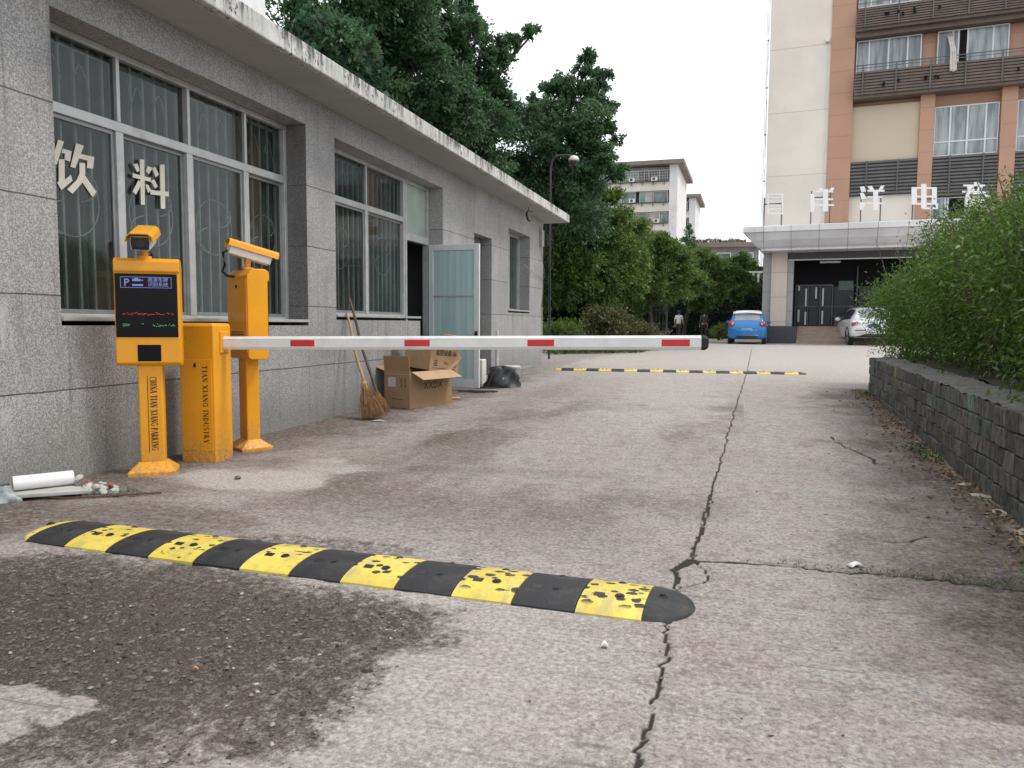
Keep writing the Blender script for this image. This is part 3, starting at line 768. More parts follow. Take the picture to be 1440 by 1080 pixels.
# ================================================================== LETTERS (serif strokes)
TK, TN = .21, .065
def glyph(ch):
    """strokes as (points, width) in a unit em, y up"""
    def v(x, w=TK, a=0, b=1): return ([(x, a), (x, b)], w)
    def sf(x, y, w=.34): return ([(x - w / 2, y), (x + w / 2, y)], TN)
    def ser(*xs): return [sf(x, y) for x in xs for y in (.025, .975)]
    def arc(cx, cy, rx, ry, a0, a1, w, n=12): return ([(cx + rx * math.cos(R(a0 + (a1 - a0) * i / n)), cy + ry * math.sin(R(a0 + (a1 - a0) * i / n))) for i in range(n + 1)], w)
    G = {
        'C': [arc(.48, .5, .36, .46, 50, 310, .12), ([(.72, .72), (.72, 1)], TN)],
        'G': [arc(.46, .5, .36, .46, 50, 300, .12), v(.74, .14, .04, .45), sf(.74, .46), ([(.7, .72), (.7, 1)], TN)],
        'H': [v(.2), v(.72), ([(.2, .5), (.72, .5)], TN)] + ser(.2, .72),
        'I': [v(.3)] + ser(.3),
        'N': [v(.2, TN), v(.78, TN), ([(.17, 1), (.78, 0)], TK)] + ser(.2)[:1] + [sf(.14, .975), sf(.78, .975)],
        'A': [([(.08, 0), (.42, 1)], TN), ([(.42, 1), (.76, 0)], TK), ([(.2, .33), (.62, .33)], TN), sf(.08, .025, .26), sf(.76, .025)],
        'T': [v(.4), ([(.06, .97), (.74, .97)], TN), sf(.4, .025), ([(.07, .97), (.07, .75)], TN), ([(.73, .97), (.73, .75)], TN)],
        'X': [([(.1, 1), (.72, 0)], TK), ([(.1, 0), (.72, 1)], TN), sf(.1, .025, .26), sf(.72, .025, .26), sf(.1, .975, .3), sf(.72, .975, .26)],
        'P': [v(.2), arc(.3, .74, .3, .24, 90, -90, .1)] + ser(.2),
        'R': [v(.2), arc(.3, .74, .28, .24, 90, -90, .1), ([(.36, .5), (.72, .03)], TK), sf(.76, .025, .2)] + ser(.2),
        'K': [v(.2), ([(.26, .42), (.68, .98)], TN), ([(.36, .55), (.72, 0)], TK), sf(.72, .975, .24), sf(.74, .025, .26)] + ser(.2),
        'D': [v(.2), arc(.28, .5, .42, .47, 90, -90, .12)] + ser(.2),
        'U': [v(.2, TK, .28, 1), v(.72, TN, .28, 1), arc(.46, .28, .26, .26, 180, 360, .09), sf(.2, .975), sf(.72, .975)],
        'S': [arc(.38, .73, .24, .24, 30, 270, .1), arc(.38, .26, .25, .24, 90, -150, .12)],
        'Y': [v(.4, TK, 0, .48), ([(.06, 1), (.42, .45)], TK), ([(.4, .45), (.72, 1)], TN), sf(.4, .025), sf(.08, .975, .28), sf(.7, .975, .24)],
    }
    adv = {'I': .62, 'N': 1.0, 'H': .96, 'S': .78, 'T': .84, 'P': .8, ' ': .5}
    return G.get(ch, []), adv.get(ch, .92)
def ribbon(mb, pts, w, to3, h):
    pts = [Vector((p[0], p[1])) for p in pts]
    L, Rr = [], []
    for i, p in enumerate(pts):
        d = (pts[min(i + 1, len(pts) - 1)] - pts[max(i - 1, 0)]).normalized()
        nn = Vector((-d.y, d.x)) * w / 2
        L.append(p + nn); Rr.append(p - nn)
    for i in range(len(pts) - 1):
        q = [L[i], L[i + 1], Rr[i + 1], Rr[i]]
        A = [Vector(to3(c.x, c.y, 0)) for c in q]; B = [Vector(to3(c.x, c.y, h)) for c in q]
        va = [mb.bm.verts.new(x) for x in A]; vb = [mb.bm.verts.new(x) for x in B]
        mb.bm.faces.new(vb)
        for k in range(4): mb.bm.faces.new((va[k], va[(k + 1) % 4], vb[(k + 1) % 4], vb[k]))
def serif_text(txt, size, length, to3):
    """letters laid along +u from 0 to length, cap height = size"""
    tot = sum(glyph(c)[1] for c in txt)
    k = length / tot
    mb = MB(); x = 0; cnt = 0
    for c in txt:
        st, adv = glyph(c)
        for pts, w in st:
            cnt += 1
            ribbon(mb, [((x + px) * k, py * size) for px, py in pts], w * (k + size) / 2, to3, .0008 + (cnt % 7) * .00012)
        x += adv
    return mb
def font_mesh(name, txt, size, mat, parent, loc, rot, offset=0, extrude=.0006, align='LEFT'):
    cu = bpy.data.curves.new(name + '_curve', 'FONT')
    cu.body = txt; cu.size = size; cu.offset = offset; cu.extrude = extrude; cu.align_x = align; cu.resolution_u = 3
    tmp = bpy.data.objects.new(name + '_tmp', cu)
    COL.objects.link(tmp)
    dg = bpy.context.evaluated_depsgraph_get()
    me = bpy.data.meshes.new_from_object(tmp.evaluated_get(dg))
    bpy.data.objects.remove(tmp)
    bpy.data.curves.remove(cu)
    me.name = name
    me.materials.clear(); me.materials.append(mat)
    o = link(bpy.data.objects.new(name, me), parent)
    o.location = loc; o.rotation_euler = rot
    return o

# ================================================================== PARKING TERMINALS (local -Y is the screen side)
M['blue_lcd'] = glow('blue_backlit_print', (.30, .36, .85), .42)
M['led_red'] = glow('red_led', (.9, .03, .05), .7)
M['led_green'] = glow('green_led', (.15, .75, .2), .6)
M['lens'] = pbr('lens_glass', (.01, .012, .014), .06, 0, .1, 4, spec=.7)
def make_terminal(label, loc, rz):
    t = thing('parking_terminal', label, 'parking terminal', loc, rz, 'orange number-plate camera terminals')
    # foot: flat plate with a chamfered pyramid
    mb = MB()
    a, b, h0, h1 = .15, .088, .025, .075
    P = lambda s, sy, z: [(-s, -sy, z), (s, -sy, z), (s, sy, z), (-s, sy, z)]
    rings = [[mb.bm.verts.new(p) for p in r] for r in (P(.148, .13, -.02), P(.148, .13, h0), P(.095, .066, h1), P(.09, .058, h1 + .01))]
    for A, B in zip(rings, rings[1:]):
        for i in range(4): mb.bm.faces.new((A[i], A[(i + 1) % 4], B[(i + 1) % 4], B[i]))
    mb.bm.faces.new(rings[-1])
    mb.build('base', M['orange'], t, bevel=.006)
    MB().span((-.077, -.055, .075), (.077, .055, .745)).build('post', M['orange'], t, bevel=.012, seg=3)
    # lettering down the post front
    tx = serif_text('CHINA TIAN XIANG PARKING', .042, .50, lambda u, v, h: (-.004 + v, -.0552 - h, .66 - u))
    tx.build('lettering', M['ink'], t)
    MB().span((-.021, -.0562, .15), (-.0165, -.0551, .665)).build('underline', M['ink'], t)
    # head
    hw, d0, d1, z0, z1 = .198, -.085, .082, .735, 1.445
    hd = MB()
    prof = [(d0, z0 + .02), (d0 + .02, z0), (d1 - .02, z0), (d1, z0 + .02), (d1, z1 - .05), (d1 - .045, z1), (d0 + .02, z1), (d0 - .012, z1 - .02), (d0 - .014, z1 - .085), (d0, z1 - .098)]
    hd.prism([(-hw, y, z) for y, z in prof], (2 * hw, 0, 0))
    hd.build('housing', M['orange'], t, bevel=.006)
    sc = MB().span((-hw + .006, d0 - .005, .925), (hw - .014, d0 + .01, 1.343)).build('screen', M['screen'], t, bevel=.003)
    # printed header: frame, P, car pictogram and the wording
    fz0, fz1, fx0, fx1, fy = 1.25, 1.322, -.158, .15, d0 - .0056
    fr = MB()
    for a, b in (((fx0, fz0), (fx1, fz0 + .003)), ((fx0, fz1 - .003), (fx1, fz1)), ((fx0, fz0 + .003), (fx0 + .003, fz1 - .003)), ((fx1 - .003, fz0 + .003), (fx1, fz1 - .003))):
        fr.span((a[0], fy - .0005, a[1]), (b[0], fy + .0004, b[1]))
    fr.build('header_frame', M['blue_lcd'], sc)
    rx = (R(90), 0, 0)
    font_mesh('parking_letter', 'P', .066, M['blue_lcd'], sc, (-.138, fy, 1.263), rx, .0008)
    ic = MB()
    ic.span((-.086, fy - .0006, 1.293), (-.036, fy + .0004, 1.308)).span((-.075, fy - .0007, 1.309), (-.05, fy + .0004, 1.315))
    ic.prism([(-.034, fy + .0004, 1.299), (-.022, fy + .0004, 1.307), (-.022, fy + .0004, 1.293)], (0, -.0011, 0))
    ic.span((-.088, fy - .0006, 1.262), (-.022, fy + .0004, 1.274))
    ic.build('pictogram', M['blue_lcd'], sc)
    font_mesh('header_wording', '高清车牌\n识别系统', .031, M['blue_lcd'], sc, (.006, fy, 1.293), rx, .0002)
    rs = random.Random(4)
    for nm, z, mt, spans in (('red_led_row', 1.075, M['led_red'], [(-.15, -.09), (-.08, -.01), (.0, .10), (.115, .13), (.14, .155)]), ('green_led_row', 1.0, M['led_green'], [(-.15, -.11), (-.04, -.035), (.03, .075), (.08, .12), (.125, .16)])):
        lb = MB()
        for a, b in spans:
            x = a
            while x < b:
                k = rs.random()
                if k < .75:
                    zz = z + rs.choice([0, 0, 0, .004, .008, -.004, .012])
                    lb.span((x, fy - .0006, zz), (x + rs.choice([.003, .006, .009]), fy + .0004, zz + .0028))
                x += .0045
        lb.span((-.15, fy - .0006, z + .010), (-.118, fy + .0004, z + .0125)) if nm[0] == 'g' else None
        lb.build(nm, mt, sc)
    MB().span((-.068, d0 - .003, .765), (.075, d0 + .01, .875)).build('reader_window', M['screen'], t, bevel=.003)
    # rear service door with vents and lock
    MB().span((-.185, d1 - .004, .79), (.185, d1 + .006, 1.37)).build('service_door', M['orange'], t, bevel=.004)
    vb = MB()
    for k in range(6): vb.box((0, d1 + .007, .86 + k * .018), (.26 - .02 * (k % 2), .008, .006))
    vb.build('vent', M['orange_dark'], t)
    MB().cyl((0, d1 + .004, 1.31), (0, d1 + .013, 1.31), .012, n=14).span((-.003, d1 + .012, 1.302), (.003, d1 + .0145, 1.318)).build('lock', M['black'], t)
    # camera with its bracket
    cm = bpy.data.objects.new('camera_head', None)
    MBk = MB()
    MBk.cyl((0, 0, 0), (0, 0, .018), .045, n=20).cyl((0, 0, .018), (0, 0, .06), .02, n=14)
    MBk.box((0, 0, .075), (.05, .04, .04)).cyl((-.035, 0, .082), (.035, 0, .082), .018, n=14)
    cm = MBk.build('camera_head', M['orange'], t, smooth=35)
    cm.location = (-.02, .0, z1)
    rot = Matrix.Rotation(R(14), 3, 'X')
    def T(p): return rot @ Vector(p) + Vector((0, -.02, .125))
    bd = MB()
    bd.prism([T((x, .17, z)) for x, z in ((-.055, -.045), (.055, -.045), (.062, .01), (.055, .045), (-.055, .045), (-.062, .01))], rot @ Vector((0, -.33, 0)))
    bd.build('camera_body', M['white'], cm, bevel=.005)
    hd = MB()
    hp = [(-.085, .012), (-.078, .05), (-.055, .07), (.055, .07), (.078, .05), (.085, .012), (.079, .012), (.072, .046), (.052, .064), (-.052, .064), (-.072, .046), (-.079, .012)]
    # hood: a bent sheet that overhangs the lens end
    A = [T((x, .19, z)) for x, z in hp]; B = [T((x, -.205, z)) for x, z in hp]
    va = [hd.bm.verts.new(p) for p in A]; vb_ = [hd.bm.verts.new(p) for p in B]
    n = len(hp)
    for i in range(n): hd.bm.faces.new((va[i], va[(i + 1) % n], vb_[(i + 1) % n], vb_[i]))
    for q in ((0, 1, 10, 11), (1, 2, 9, 10), (2, 3, 8, 9), (3, 4, 7, 8), (4, 5, 6, 7)):
        hd.bm.faces.new([va[i] for i in q]); hd.bm.faces.new([vb_[i] for i in q])
    hd.build('camera_hood', M['orange'], cm)
    ln = MB()
    ln.prism([T((x, -.162, z)) for x, z in ((-.05, -.04), (.05, -.04), (.056, .01), (.05, .04), (-.05, .04), (-.056, .01))], rot @ Vector((0, -.006, 0)))
    ln.build('camera_window', M['lens'], cm)
    l2 = MB()
    l2.cyl(T((0, -.168, .002)), T((0, -.172, .002)), .03, .026, n=20)
    l2.build('camera_lens', pbr('lens_ring', (.05, .06, .06), .2, .3), cm)
    cb = MB()
    pts = [T((.01, .17, -.02)), T((.01, .20, -.05)), (.02, .17, .03), (.03, .19, -.02), (.05, .15, -.05), (.06, .085, -.055)]
    cb.tube([Vector(p) for p in pts], .011, 10)
    cb.build('camera_cable', M['black'], cm, smooth=60)
    return t
term = make_terminal('orange number-plate camera terminal with lit black screen facing the viewer', (-3.80, 4.295, 0), R(34))
for c in term.children:
    if c.name == 'camera_head': c.rotation_euler = (0, 0, R(-46))
t2 = copy_tree(term)
t2['label'] = 'orange camera terminal behind the barrier cabinet, back door toward the viewer'
t2.location = (-3.785, 5.355, 0); t2.rotation_euler = (0, 0, R(148))
for c in t2.children:
    if c.name.startswith('camera_head'): c.rotation_euler = (0, 0, R(-8))

# ================================================================== BARRIER GATE
bg_ = thing('barrier_gate', 'orange cabinet barrier gate with its white and red boom lowered across the lane', 'barrier gate', (-3.79, 4.86, 0), R(7))
cw, cd, ch = .135, .145, 1.02
mb = MB()
ft = [(-cw, -cd), (cw - .0, -cd), (cw, cd - .05), (cw - .05, cd), (-cw, cd)]
def rg(pts, z, k=1): return [mb.bm.verts.new((x * k, y * k, z)) for x, y in pts]
r0 = rg(ft, -.02); r1 = rg(ft, ch - .022); r2 = rg(ft, ch, .9)
for A, B in ((r0, r1), (r1, r2)):
    for i in range(5): mb.bm.faces.new((A[i], A[(i + 1) % 5], B[(i + 1) % 5], B[i]))
mb.bm.faces.new(r2)
mb.build('cabinet', M['orange'], bg_, bevel=.006)
MB().span((-cw + .012, -cd - .004, .085), (cw - .018, -cd + .004, .755)).build('cabinet_door', M['orange'], bg_, bevel=.003)
MB().span((-.02, -cd - .010, .70), (-.004, -cd - .003, .728)).cyl((-.012, -cd - .014, .705), (-.012, -cd - .004, .705), .006, n=10).build('lock', M['black'], bg_)
serif_text('TIAN XIANG INDUSTRY', .040, .575, lambda u, v, h: (.045 + v, -cd - .0042 - h, .712 - u)).build('lettering', M['ink'], bg_)
# boom: flat octagon section of extruded aluminium
ax0, az, ay = cw, .873, .0
tilt = R(.62)
rotb = Matrix.Rotation(-tilt, 3, 'Y')
def bt(x, y, z): return rotb @ Vector((x, y, z)) + Vector((ax0, ay, az))
oct_ = [(-.032, -.028), (-.020, -.048), (.020, -.048), (.032, -.028), (.032, .028), (.020, .048), (-.020, .048), (-.032, .028)]
Lb = 3.50
mb = MB().prism([bt(.0, y, z) for y, z in oct_], rotb @ Vector((Lb - .05, 0, 0)))
boom = mb.build('boom', M['white'], bg_, bevel=.002)
for xa in (.54, 1.40, 2.28, 3.19):
    MB().prism([bt(xa, y, z) for y, z in ((-.0328, -.024), (-.0322, -.024), (-.0322, .022), (-.0328, .022))], rotb @ Vector((.185, 0, 0))).build('red_stripe', M['red'], boom)
mb = MB()
pr = [(0, 1), (.022, 1), (.038, .86), (.047, .6), (.05, .2)]
V = [[mb.bm.verts.new(bt(Lb - .05 + dx, y * k * 1.03, z * k * 1.03)) for y, z in oct_] for dx, k in pr]
for A, B in zip(V, V[1:]):
    for i in range(8): mb.bm.faces.new((A[i], A[(i + 1) % 8], B[(i + 1) % 8], B[i]))
mb.bm.faces.new(V[0][::-1]); mb.bm.faces.new(V[-1])
mb.build('end_cap', M['rubber'], boom)
for z in (-.0482, .0482): pass
MB().prism([bt(0, -.0325, z) for z in (.0285, .0300)] + [bt(0, -.0318, .0300), bt(0, -.0318, .0285)], rotb @ Vector((Lb - .06, 0, 0))).build('extrusion_groove', M['alu_dark'], boom)
MB().span((cw - .004, -.06, .80), (cw + .012, .06, .96)).build('boom_clamp', M['orange'], bg_, bevel=.006)

# ================================================================== SPEED BUMPS
def yellow_mat():
    t = NT('worn_yellow_rubber')
    oi = t.n('ShaderNodeObjectInfo').outputs['Random']
    w = t.coord('World')
    o = t.coord('Object')
    base = t.mix(t.ramp(t.noise(w, 5, 5), .3, .7), (.58, .45, .06), (.68, .55, .11))
    dirt = t.ramp(t.noise(w, 30, 5, .7), .5, .75, 0, .45)
    base = t.mix(dirt, base, (.30, .24, .07))
    scrub = t.ramp(t.noise(t.scaled(w, (2.2, .8, 1)), 6, 6, .7), .47, .66, 0, .6)
    base = t.mix(scrub, base, (.34, .29, .15))
    dd = t.vor(t.scaled(w, (1, 1.35, .5)), 15, 'F1', 'Distance', .85)
    dd = t.math('ADD', dd, t.math('MULTIPLY', t.math('SUBTRACT', t.noise(w, 60, 4), .5), .4))
    thr = t.math('ADD', t.ramp(t.sep(w)[0], -1.35, -.95, .17, .31), t.math('MULTIPLY', oi, .12))
    hole = t.ramp(t.math('SUBTRACT', dd, thr), -.025, .02, 1, 0)
    z = t.sep(o)
    hole = t.math('MULTIPLY', hole, t.ramp(t.math('ABSOLUTE', t.math('ADD', z[1], .0)), .145, .11))
    big = t.ramp(t.noise(t.scaled(w, (1, 2.5, 1)), 9, 4, .65), .64, .68)
    hole = t.math('MAXIMUM', hole, big)
    t.set(col=t.mix(hole, base, (.035, .033, .03)), rough=t.mix(hole, (.5,) * 3, (.75,) * 3))
    hh = t.math('SUBTRACT', t.noise(w, 200, 3), t.math('MULTIPLY', hole, .8))
    t.bump(hh, .4, .003)
    return t.m
M['yellow'] = yellow_mat()
HB, WB = .043, .178
def bump_prof(n=18):
    out = []
    for i in range(n + 1):
        y = -WB + 2 * WB * i / n
        q = abs(y) / WB
        out.append((y, .010 + (HB - .010) * max(0, 1 - q ** 2.3) ** .8 if q < 1 else .010))
    return out
def make_module(w, mat, parent, x, studs=True):
    mb = MB()
    pr = [(-WB, -.015)] + bump_prof() + [(WB, -.015)]
    mb.prism([(-w / 2 + .002, y, z) for y, z in pr], (w - .004, 0, 0))
    o = mb.build('bump_module', mat, parent, smooth=40)
    o.location = (x, 0, 0)
    if studs:
        top = lambda y: np.interp(abs(y), [abs(a[0]) for a in bump_prof() if a[0] <= 0][::-1], [a[1] for a in bump_prof() if a[0] <= 0][::-1])
        b = MB()
        b.cyl((0, 0, 0), (0, 0, .006), .021, .017, n=16).cyl((0, 0, .006), (0, 0, .010), .010, n=6)
        bo = b.build('bolt', M['rubber'], o, smooth=35)
        bo.location = (.02, -.055, float(top(.055)) - .003); bo.rotation_euler = (R(12), 0, 0)
        s = MB().span((-.02, -.014, 0), (.02, .014, .0045))
        so = s.build('reflector_socket', M['black'], o, bevel=.002)
        so.location = (-.055, -.06, float(top(.06)) - .0015); so.rotation_euler = (R(14), 0, 0)
        k2 = copy_tree(bo, o); k2.location = (.0, .115, float(top(.115)) - .006); k2.rotation_euler = (R(-30), 0, 0)
    return o
def end_cap(parent, x, sgn, mat, L=.17):
    mb = MB()
    pr = bump_prof()
    def fn(u, v):
        a = u * .98
        k = math.sqrt(max(0, 1 - a * a))
        y, z = pr[int(round(v * (len(pr) - 1)))]
        return (sgn * L * a, y * k, -.015 + (z + .015) * (k ** .6) if 0 < v < 1 else -.015)
    mb.grid(fn, 10, len(pr) - 1)
    o = mb.build('end_cap', mat, parent, smooth=60)
    o.location = (x, 0, 0)
    b = MB().cyl((0, 0, 0), (0, 0, .012), .021, .018, n=16).cyl((0, 0, .012), (0, 0, .018), .01, n=6).build('bolt', M['rubber'], o, smooth=35)
    b.location = (sgn * .05, 0, .032)
    return o
def speed_bump(label, x0, y0, x1, y1, n, first, lcap, ll=.17):
    L = math.hypot(x1 - x0, y1 - y0); w = L / n
    zz = float(gz((y0 + y1) / 2))
    t = thing('speed_bump', label, 'speed bump', ((x0 + x1) / 2, (y0 + y1) / 2, zz - .004), math.atan2(y1 - y0, x1 - x0), 'yellow and black rubber speed bumps')
    for i in range(n):
        make_module(w, M['yellow'] if (i + first) % 2 == 0 else M['rubber'], t, -L / 2 + (i + .5) * w)
    end_cap(t, -L / 2, -1, lcap, ll); end_cap(t, L / 2, 1, M['rubber'])
    return t
sb = speed_bump('worn yellow and black rubber speed bump lying across the concrete in the foreground', -3.155, 2.915, -.285, 2.795, 12, 1, M['yellow'], .10)
speed_bump('distant yellow and black speed bump beyond the lowered boom', -3.33, 14.95, 1.1, 15.27, 18, 1, M['yellow'])
# ================================================================== CARDBOARD BOXES
M['card'] = pbr('cardboard', (.30, .185, .10), .85, 0, .1, 5, bump=.1, bscale=40, dirt=(.2, .12, .065), dscale=5, damt=.4)
M['card_in'] = pbr('cardboard_inside', (.42, .28, .16), .85, 0, .08, 6)
M['card_ink'] = pbr('box_print', (.05, .03, .02), .8)
M['tape'] = pbr('packing_tape', (.36, .26, .16), .3, 0, .1, 9)
def card_box(name, label, loc, rz, sx, sy, sz, open_top=True):
    b = thing(name, label, 'cardboard box', loc, rz)
    th = .006
    m = MB()
    m.span((-sx / 2, -sy / 2, .002), (sx / 2, -sy / 2 + th, sz)); m.span((-sx / 2, sy / 2 - th, .002), (sx / 2, sy / 2, sz))
    m.span((-sx / 2, -sy / 2 + th, .002), (-sx / 2 + th, sy / 2 - th, sz)); m.span((sx / 2 - th, -sy / 2 + th, .002), (sx / 2, sy / 2 - th, sz))
    m.span((-sx / 2 + th, -sy / 2 + th, .002), (sx / 2 - th, sy / 2 - th, .008))
    m.build('box_body', M['card'], b)
    return b
bz = float(gz(8.4))
bx = card_box('cardboard_box', 'large brown cardboard box with open flaps standing against the guardhouse wall', (-3.70, 8.62, bz), R(-18), .40, .78, .43)
def flap(p, sx, sy, loc, rot, mat=None):
    o = MB().span((0, -sy / 2, -.003), (sx, sy / 2, .003)).build('flap', mat or M['card_in'], p)
    o.location = loc; o.rotation_euler = rot
    return o
flap(bx, .20, .72, (.203, 0, .428), (0, R(24), 0))
flap(bx, .20, .74, (-.203, 0, .428), (0, R(195), 0), M['card'])
o = MB().span((-.20, -.18, -.003), (.20, 0, .003)).build('flap', M['card'], bx); o.location = (0, -.385, .433); o.rotation_euler = (R(-84), 0, 0)
o = MB().span((-.20, 0, -.003), (.20, .25, .003)).build('flap', M['card_in'], bx); o.location = (0, .388, .428); o.rotation_euler = (R(35), 0, 0)
m = MB().span((-.14, -.3915, .25), (-.02, -.3902, .36)); m.build('shipping_label', pbr('pale_label', (.46, .42, .50), .6, 0, .2, 60), bx)
m = MB()
for i in range(2):
    for j in range(2):
        x, z = .05 + i * .06, .25 + j * .06
        m.span((x, -.3911, z), (x + .042, -.3902, z + .004)); m.span((x, -.3911, z + .04), (x + .042, -.3902, z + .044))
        m.prism([(x + .008, -.3902, z + .01), (x + .034, -.3902, z + .01), (x + .021, -.3902, z + .036)], (0, -.001, 0))
for i in range(6): m.span((-.08 + i * .03, -.3911, .10), (-.06 + i * .03, -.3902, .112))
m.build('handling_marks', M['card_ink'], bx)
font_mesh('box_print', 'XXDX', .12, M['card_ink'], bx, (.2003, -.14, .22), (R(90), 0, R(90)), .001, .0004)
MB().span((-.2, -.3912, .395), (.2, -.3902, .405)).build('tape', M['tape'], bx)
b2 = thing('cardboard_box', 'small printed cardboard box perched on top of the large open box', 'cardboard box', (-3.68, 8.95, bz + .42), R(-18))
sx, sy, sz = .42, .56, .31
rb = Matrix.Rotation(R(-6), 3, 'X') @ Matrix.Rotation(R(5), 3, 'Y')
def place(o): o.rotation_euler = rb.to_euler(); return o
m = MB()
th = .006
m.span((-sx / 2, -sy / 2, 0), (sx / 2, -sy / 2 + th, sz)); m.span((-sx / 2, sy / 2 - th, 0), (sx / 2, sy / 2, sz)); m.span((-sx / 2, -sy / 2 + th, 0), (-sx / 2 + th, sy / 2 - th, sz)); m.span((sx / 2 - th, -sy / 2 + th, 0), (sx / 2, sy / 2 - th, sz)); m.span((-sx / 2 + th, -sy / 2 + th, 0), (sx / 2 - th, sy / 2 - th, .006))
place(m.build('box_body', pbr('cardboard_tan', (.38, .25, .14), .85, 0, .1, 5, dirt=(.26, .16, .09)), b2))
for loc, rot, s in (((sx / 2, 0, sz), (0, R(-48), 0), 1), ((-sx / 2, 0, sz), (0, R(190), 0), 1)):
    f = MB().span((0, -sy / 2, -.003), (.2, sy / 2, .003)).build('flap', M['card_in'], b2)
    f.matrix_local = rb.to_4x4() @ Matrix.Translation(loc) @ Matrix.Rotation(rot[1], 4, 'Y')
tx = font_mesh('box_print', '监控设备-06', .075, M['card_ink'], b2, (0, 0, 0), (0, 0, 0), .002, .0004)
tx.matrix_local = rb.to_4x4() @ Matrix.Translation((sx / 2 + .0006, -.19, .20)) @ Matrix.Rotation(R(90), 4, 'Z') @ Matrix.Rotation(R(90), 4, 'X')
tx = font_mesh('box_print', '小心', .05, M['card_ink'], b2, (0, 0, 0), (0, 0, 0), .001, .0004)
tx.matrix_local = rb.to_4x4() @ Matrix.Translation((sx / 2 + .0006, -.03, .09)) @ Matrix.Rotation(R(90), 4, 'Z') @ Matrix.Rotation(R(90), 4, 'X')
m = MB()
for y in (-.21, .15):
    for k in range(4): m.span((sx / 2 - .001, y, .06 + k * .02), (sx / 2 + .0008, y + .07, .072 + k * .02))
m.span((sx / 2 - .001, -.23, .03), (sx / 2 + .0008, .2, .036))
place(m.build('handling_marks', M['card_ink'], b2))

# ================================================================== BROOMS
M['bamboo'] = pbr('bamboo', (.34, .21, .10), .55, 0, .2, 10)
M['twig'] = pbr('twig', (.23, .125, .055), .8, 0, .4, 30)
M['dark_wood'] = pbr('dark_stick', (.10, .06, .04), .6, 0, .2, 10)
def broom(label, foot, top, hmat, hr, seed, fan, nt, blen, binding=True):
    t = thing('broom', label, 'broom', foot)
    d = Vector(top) - Vector(foot)
    L = d.length; q = d.normalized()
    m = MB()
    pts = [q * (blen * .55) + q * (L - blen * .55) * k + Vector((.008 * math.sin(k * 9), .006 * math.cos(k * 7), 0)) for k in np.linspace(0, 1, 9)]
    m.tube(pts, [hr * (1.1 - .25 * k) for k in np.linspace(0, 1, 9)], 10)
    m.build('handle', hmat, t, smooth=50)
    rs = random.Random(seed)
    m = MB()
    side = q.cross(Vector((1, -.6, 0))).normalized(); s2 = q.cross(side).normalized()
    for i in range(nt):
        a, rr = rs.random() * 6.28, math.sqrt(rs.random())
        b0 = q * (blen * rs.uniform(.75, 1.05)) + (side * math.cos(a) + s2 * math.sin(a)) * .03 * rr
        sp = fan * rr
        e = (side * math.cos(a) * 1.25 + s2 * math.sin(a) * .6) * sp + Vector((0, 0, rs.uniform(.0, .05)))
        if rs.random() < .3: e += q * blen * .3 * rs.random()
        mid = b0 * .5 + e * .5 + Vector((rs.uniform(-.012, .012), rs.uniform(-.012, .012), rs.uniform(0, .015)))
        e.z = max(e.z, .002); mid.z = max(mid.z, .006)
        m.tube([b0, mid, e], [.0028, .0022, .0012], 4)
        if rs.random() < .5:
            f = mid + Vector((rs.uniform(-.05, .05), rs.uniform(-.05, .05), -.04)); f.z = max(f.z, .004)
            m.tube([mid, f], [.0015, .001], 3)
    m.build('bristles', M['twig'], t)
    if binding:
        m = MB()
        for k in range(7):
            c = q * (blen * (.72 + .055 * k))
            m.cyl(c - q * .011, c + q * .011, .040 - .002 * k, n=14)
        m.build('binding', pbr('straw_rope', (.42, .28, .12), .85, 0, .3, 40, bump=.4), t, smooth=40)
    return t
broom('twig broom with a bamboo handle and rope binding leaning on the granite wall', (-3.64, 7.27, .018), (-4.12, 7.60, 1.13), M['bamboo'], .016, 3, .125, 420, .40)
broom('dark-handled broom with a worn head behind the twig broom', (-3.70, 7.62, .02), (-4.12, 7.66, 1.29), M['dark_wood'], .017, 8, .085, 240, .26, False)

# ================================================================== BLACK BAG, PAIL BOX, FOAM BLOCK, CORD
z = float(gz(11.1))
bag = thing('bag', 'crumpled black bag lying on the concrete beside the open door', 'bag', (-3.42, 11.15, z), R(20))
def bagf(u, v):
    a = u * 2 * math.pi
    k = math.sin(math.pi * min(v, .98) / 1.9) if v < .5 else 1 - .35 * (v - .5) * 2
    r = (.24 - .10 * v) * (1 + .12 * math.sin(3 * a + 4 * v) + .07 * math.sin(7 * a - 9 * v))
    if v == 0: r = .25
    if v == 1: r = .01
    return (r * math.cos(a) * 1.15, r * math.sin(a) * .75, .31 * v ** .8 + .02 * math.sin(5 * a + 6 * v) * v)
MB().grid(bagf, 36, 14).build('bag_body', pbr('black_nylon', (.014, .015, .018), .5, 0, .3, 12, bump=.5, bscale=25), bag, merge=True, smooth=70)
MB().tube([(-.1, -.05, .25), (-.16, -.15, .17), (-.22, -.22, .04), (-.30, -.20, .01), (-.42, -.16, .012), (-.36, -.28, .01), (-.2, -.3, .012), (-.05, -.24, .01)], .012, 6).build('strap', M['black'], bag, smooth=60)
MB().span((.0, -.215, .13), (.02, -.205, .155)).build('tag', M['paper'], bag)
cr = thing('tin', 'pale metal tin with a flat lid behind the black bag', 'tin', (-3.42, 11.62, float(gz(11.6))), R(10))
MB().lathe([(.15, 0), (.155, .02), (.155, .255)], n=28).build('tin_body', M['steel'], cr, smooth=40)
MB().lathe([(.158, .256), (.162, .262), (.162, .285), (.15, .295)], n=28).build('lid', pbr('pale_lid', (.5, .52, .52), .5, .2, .1, 6), cr, smooth=40)
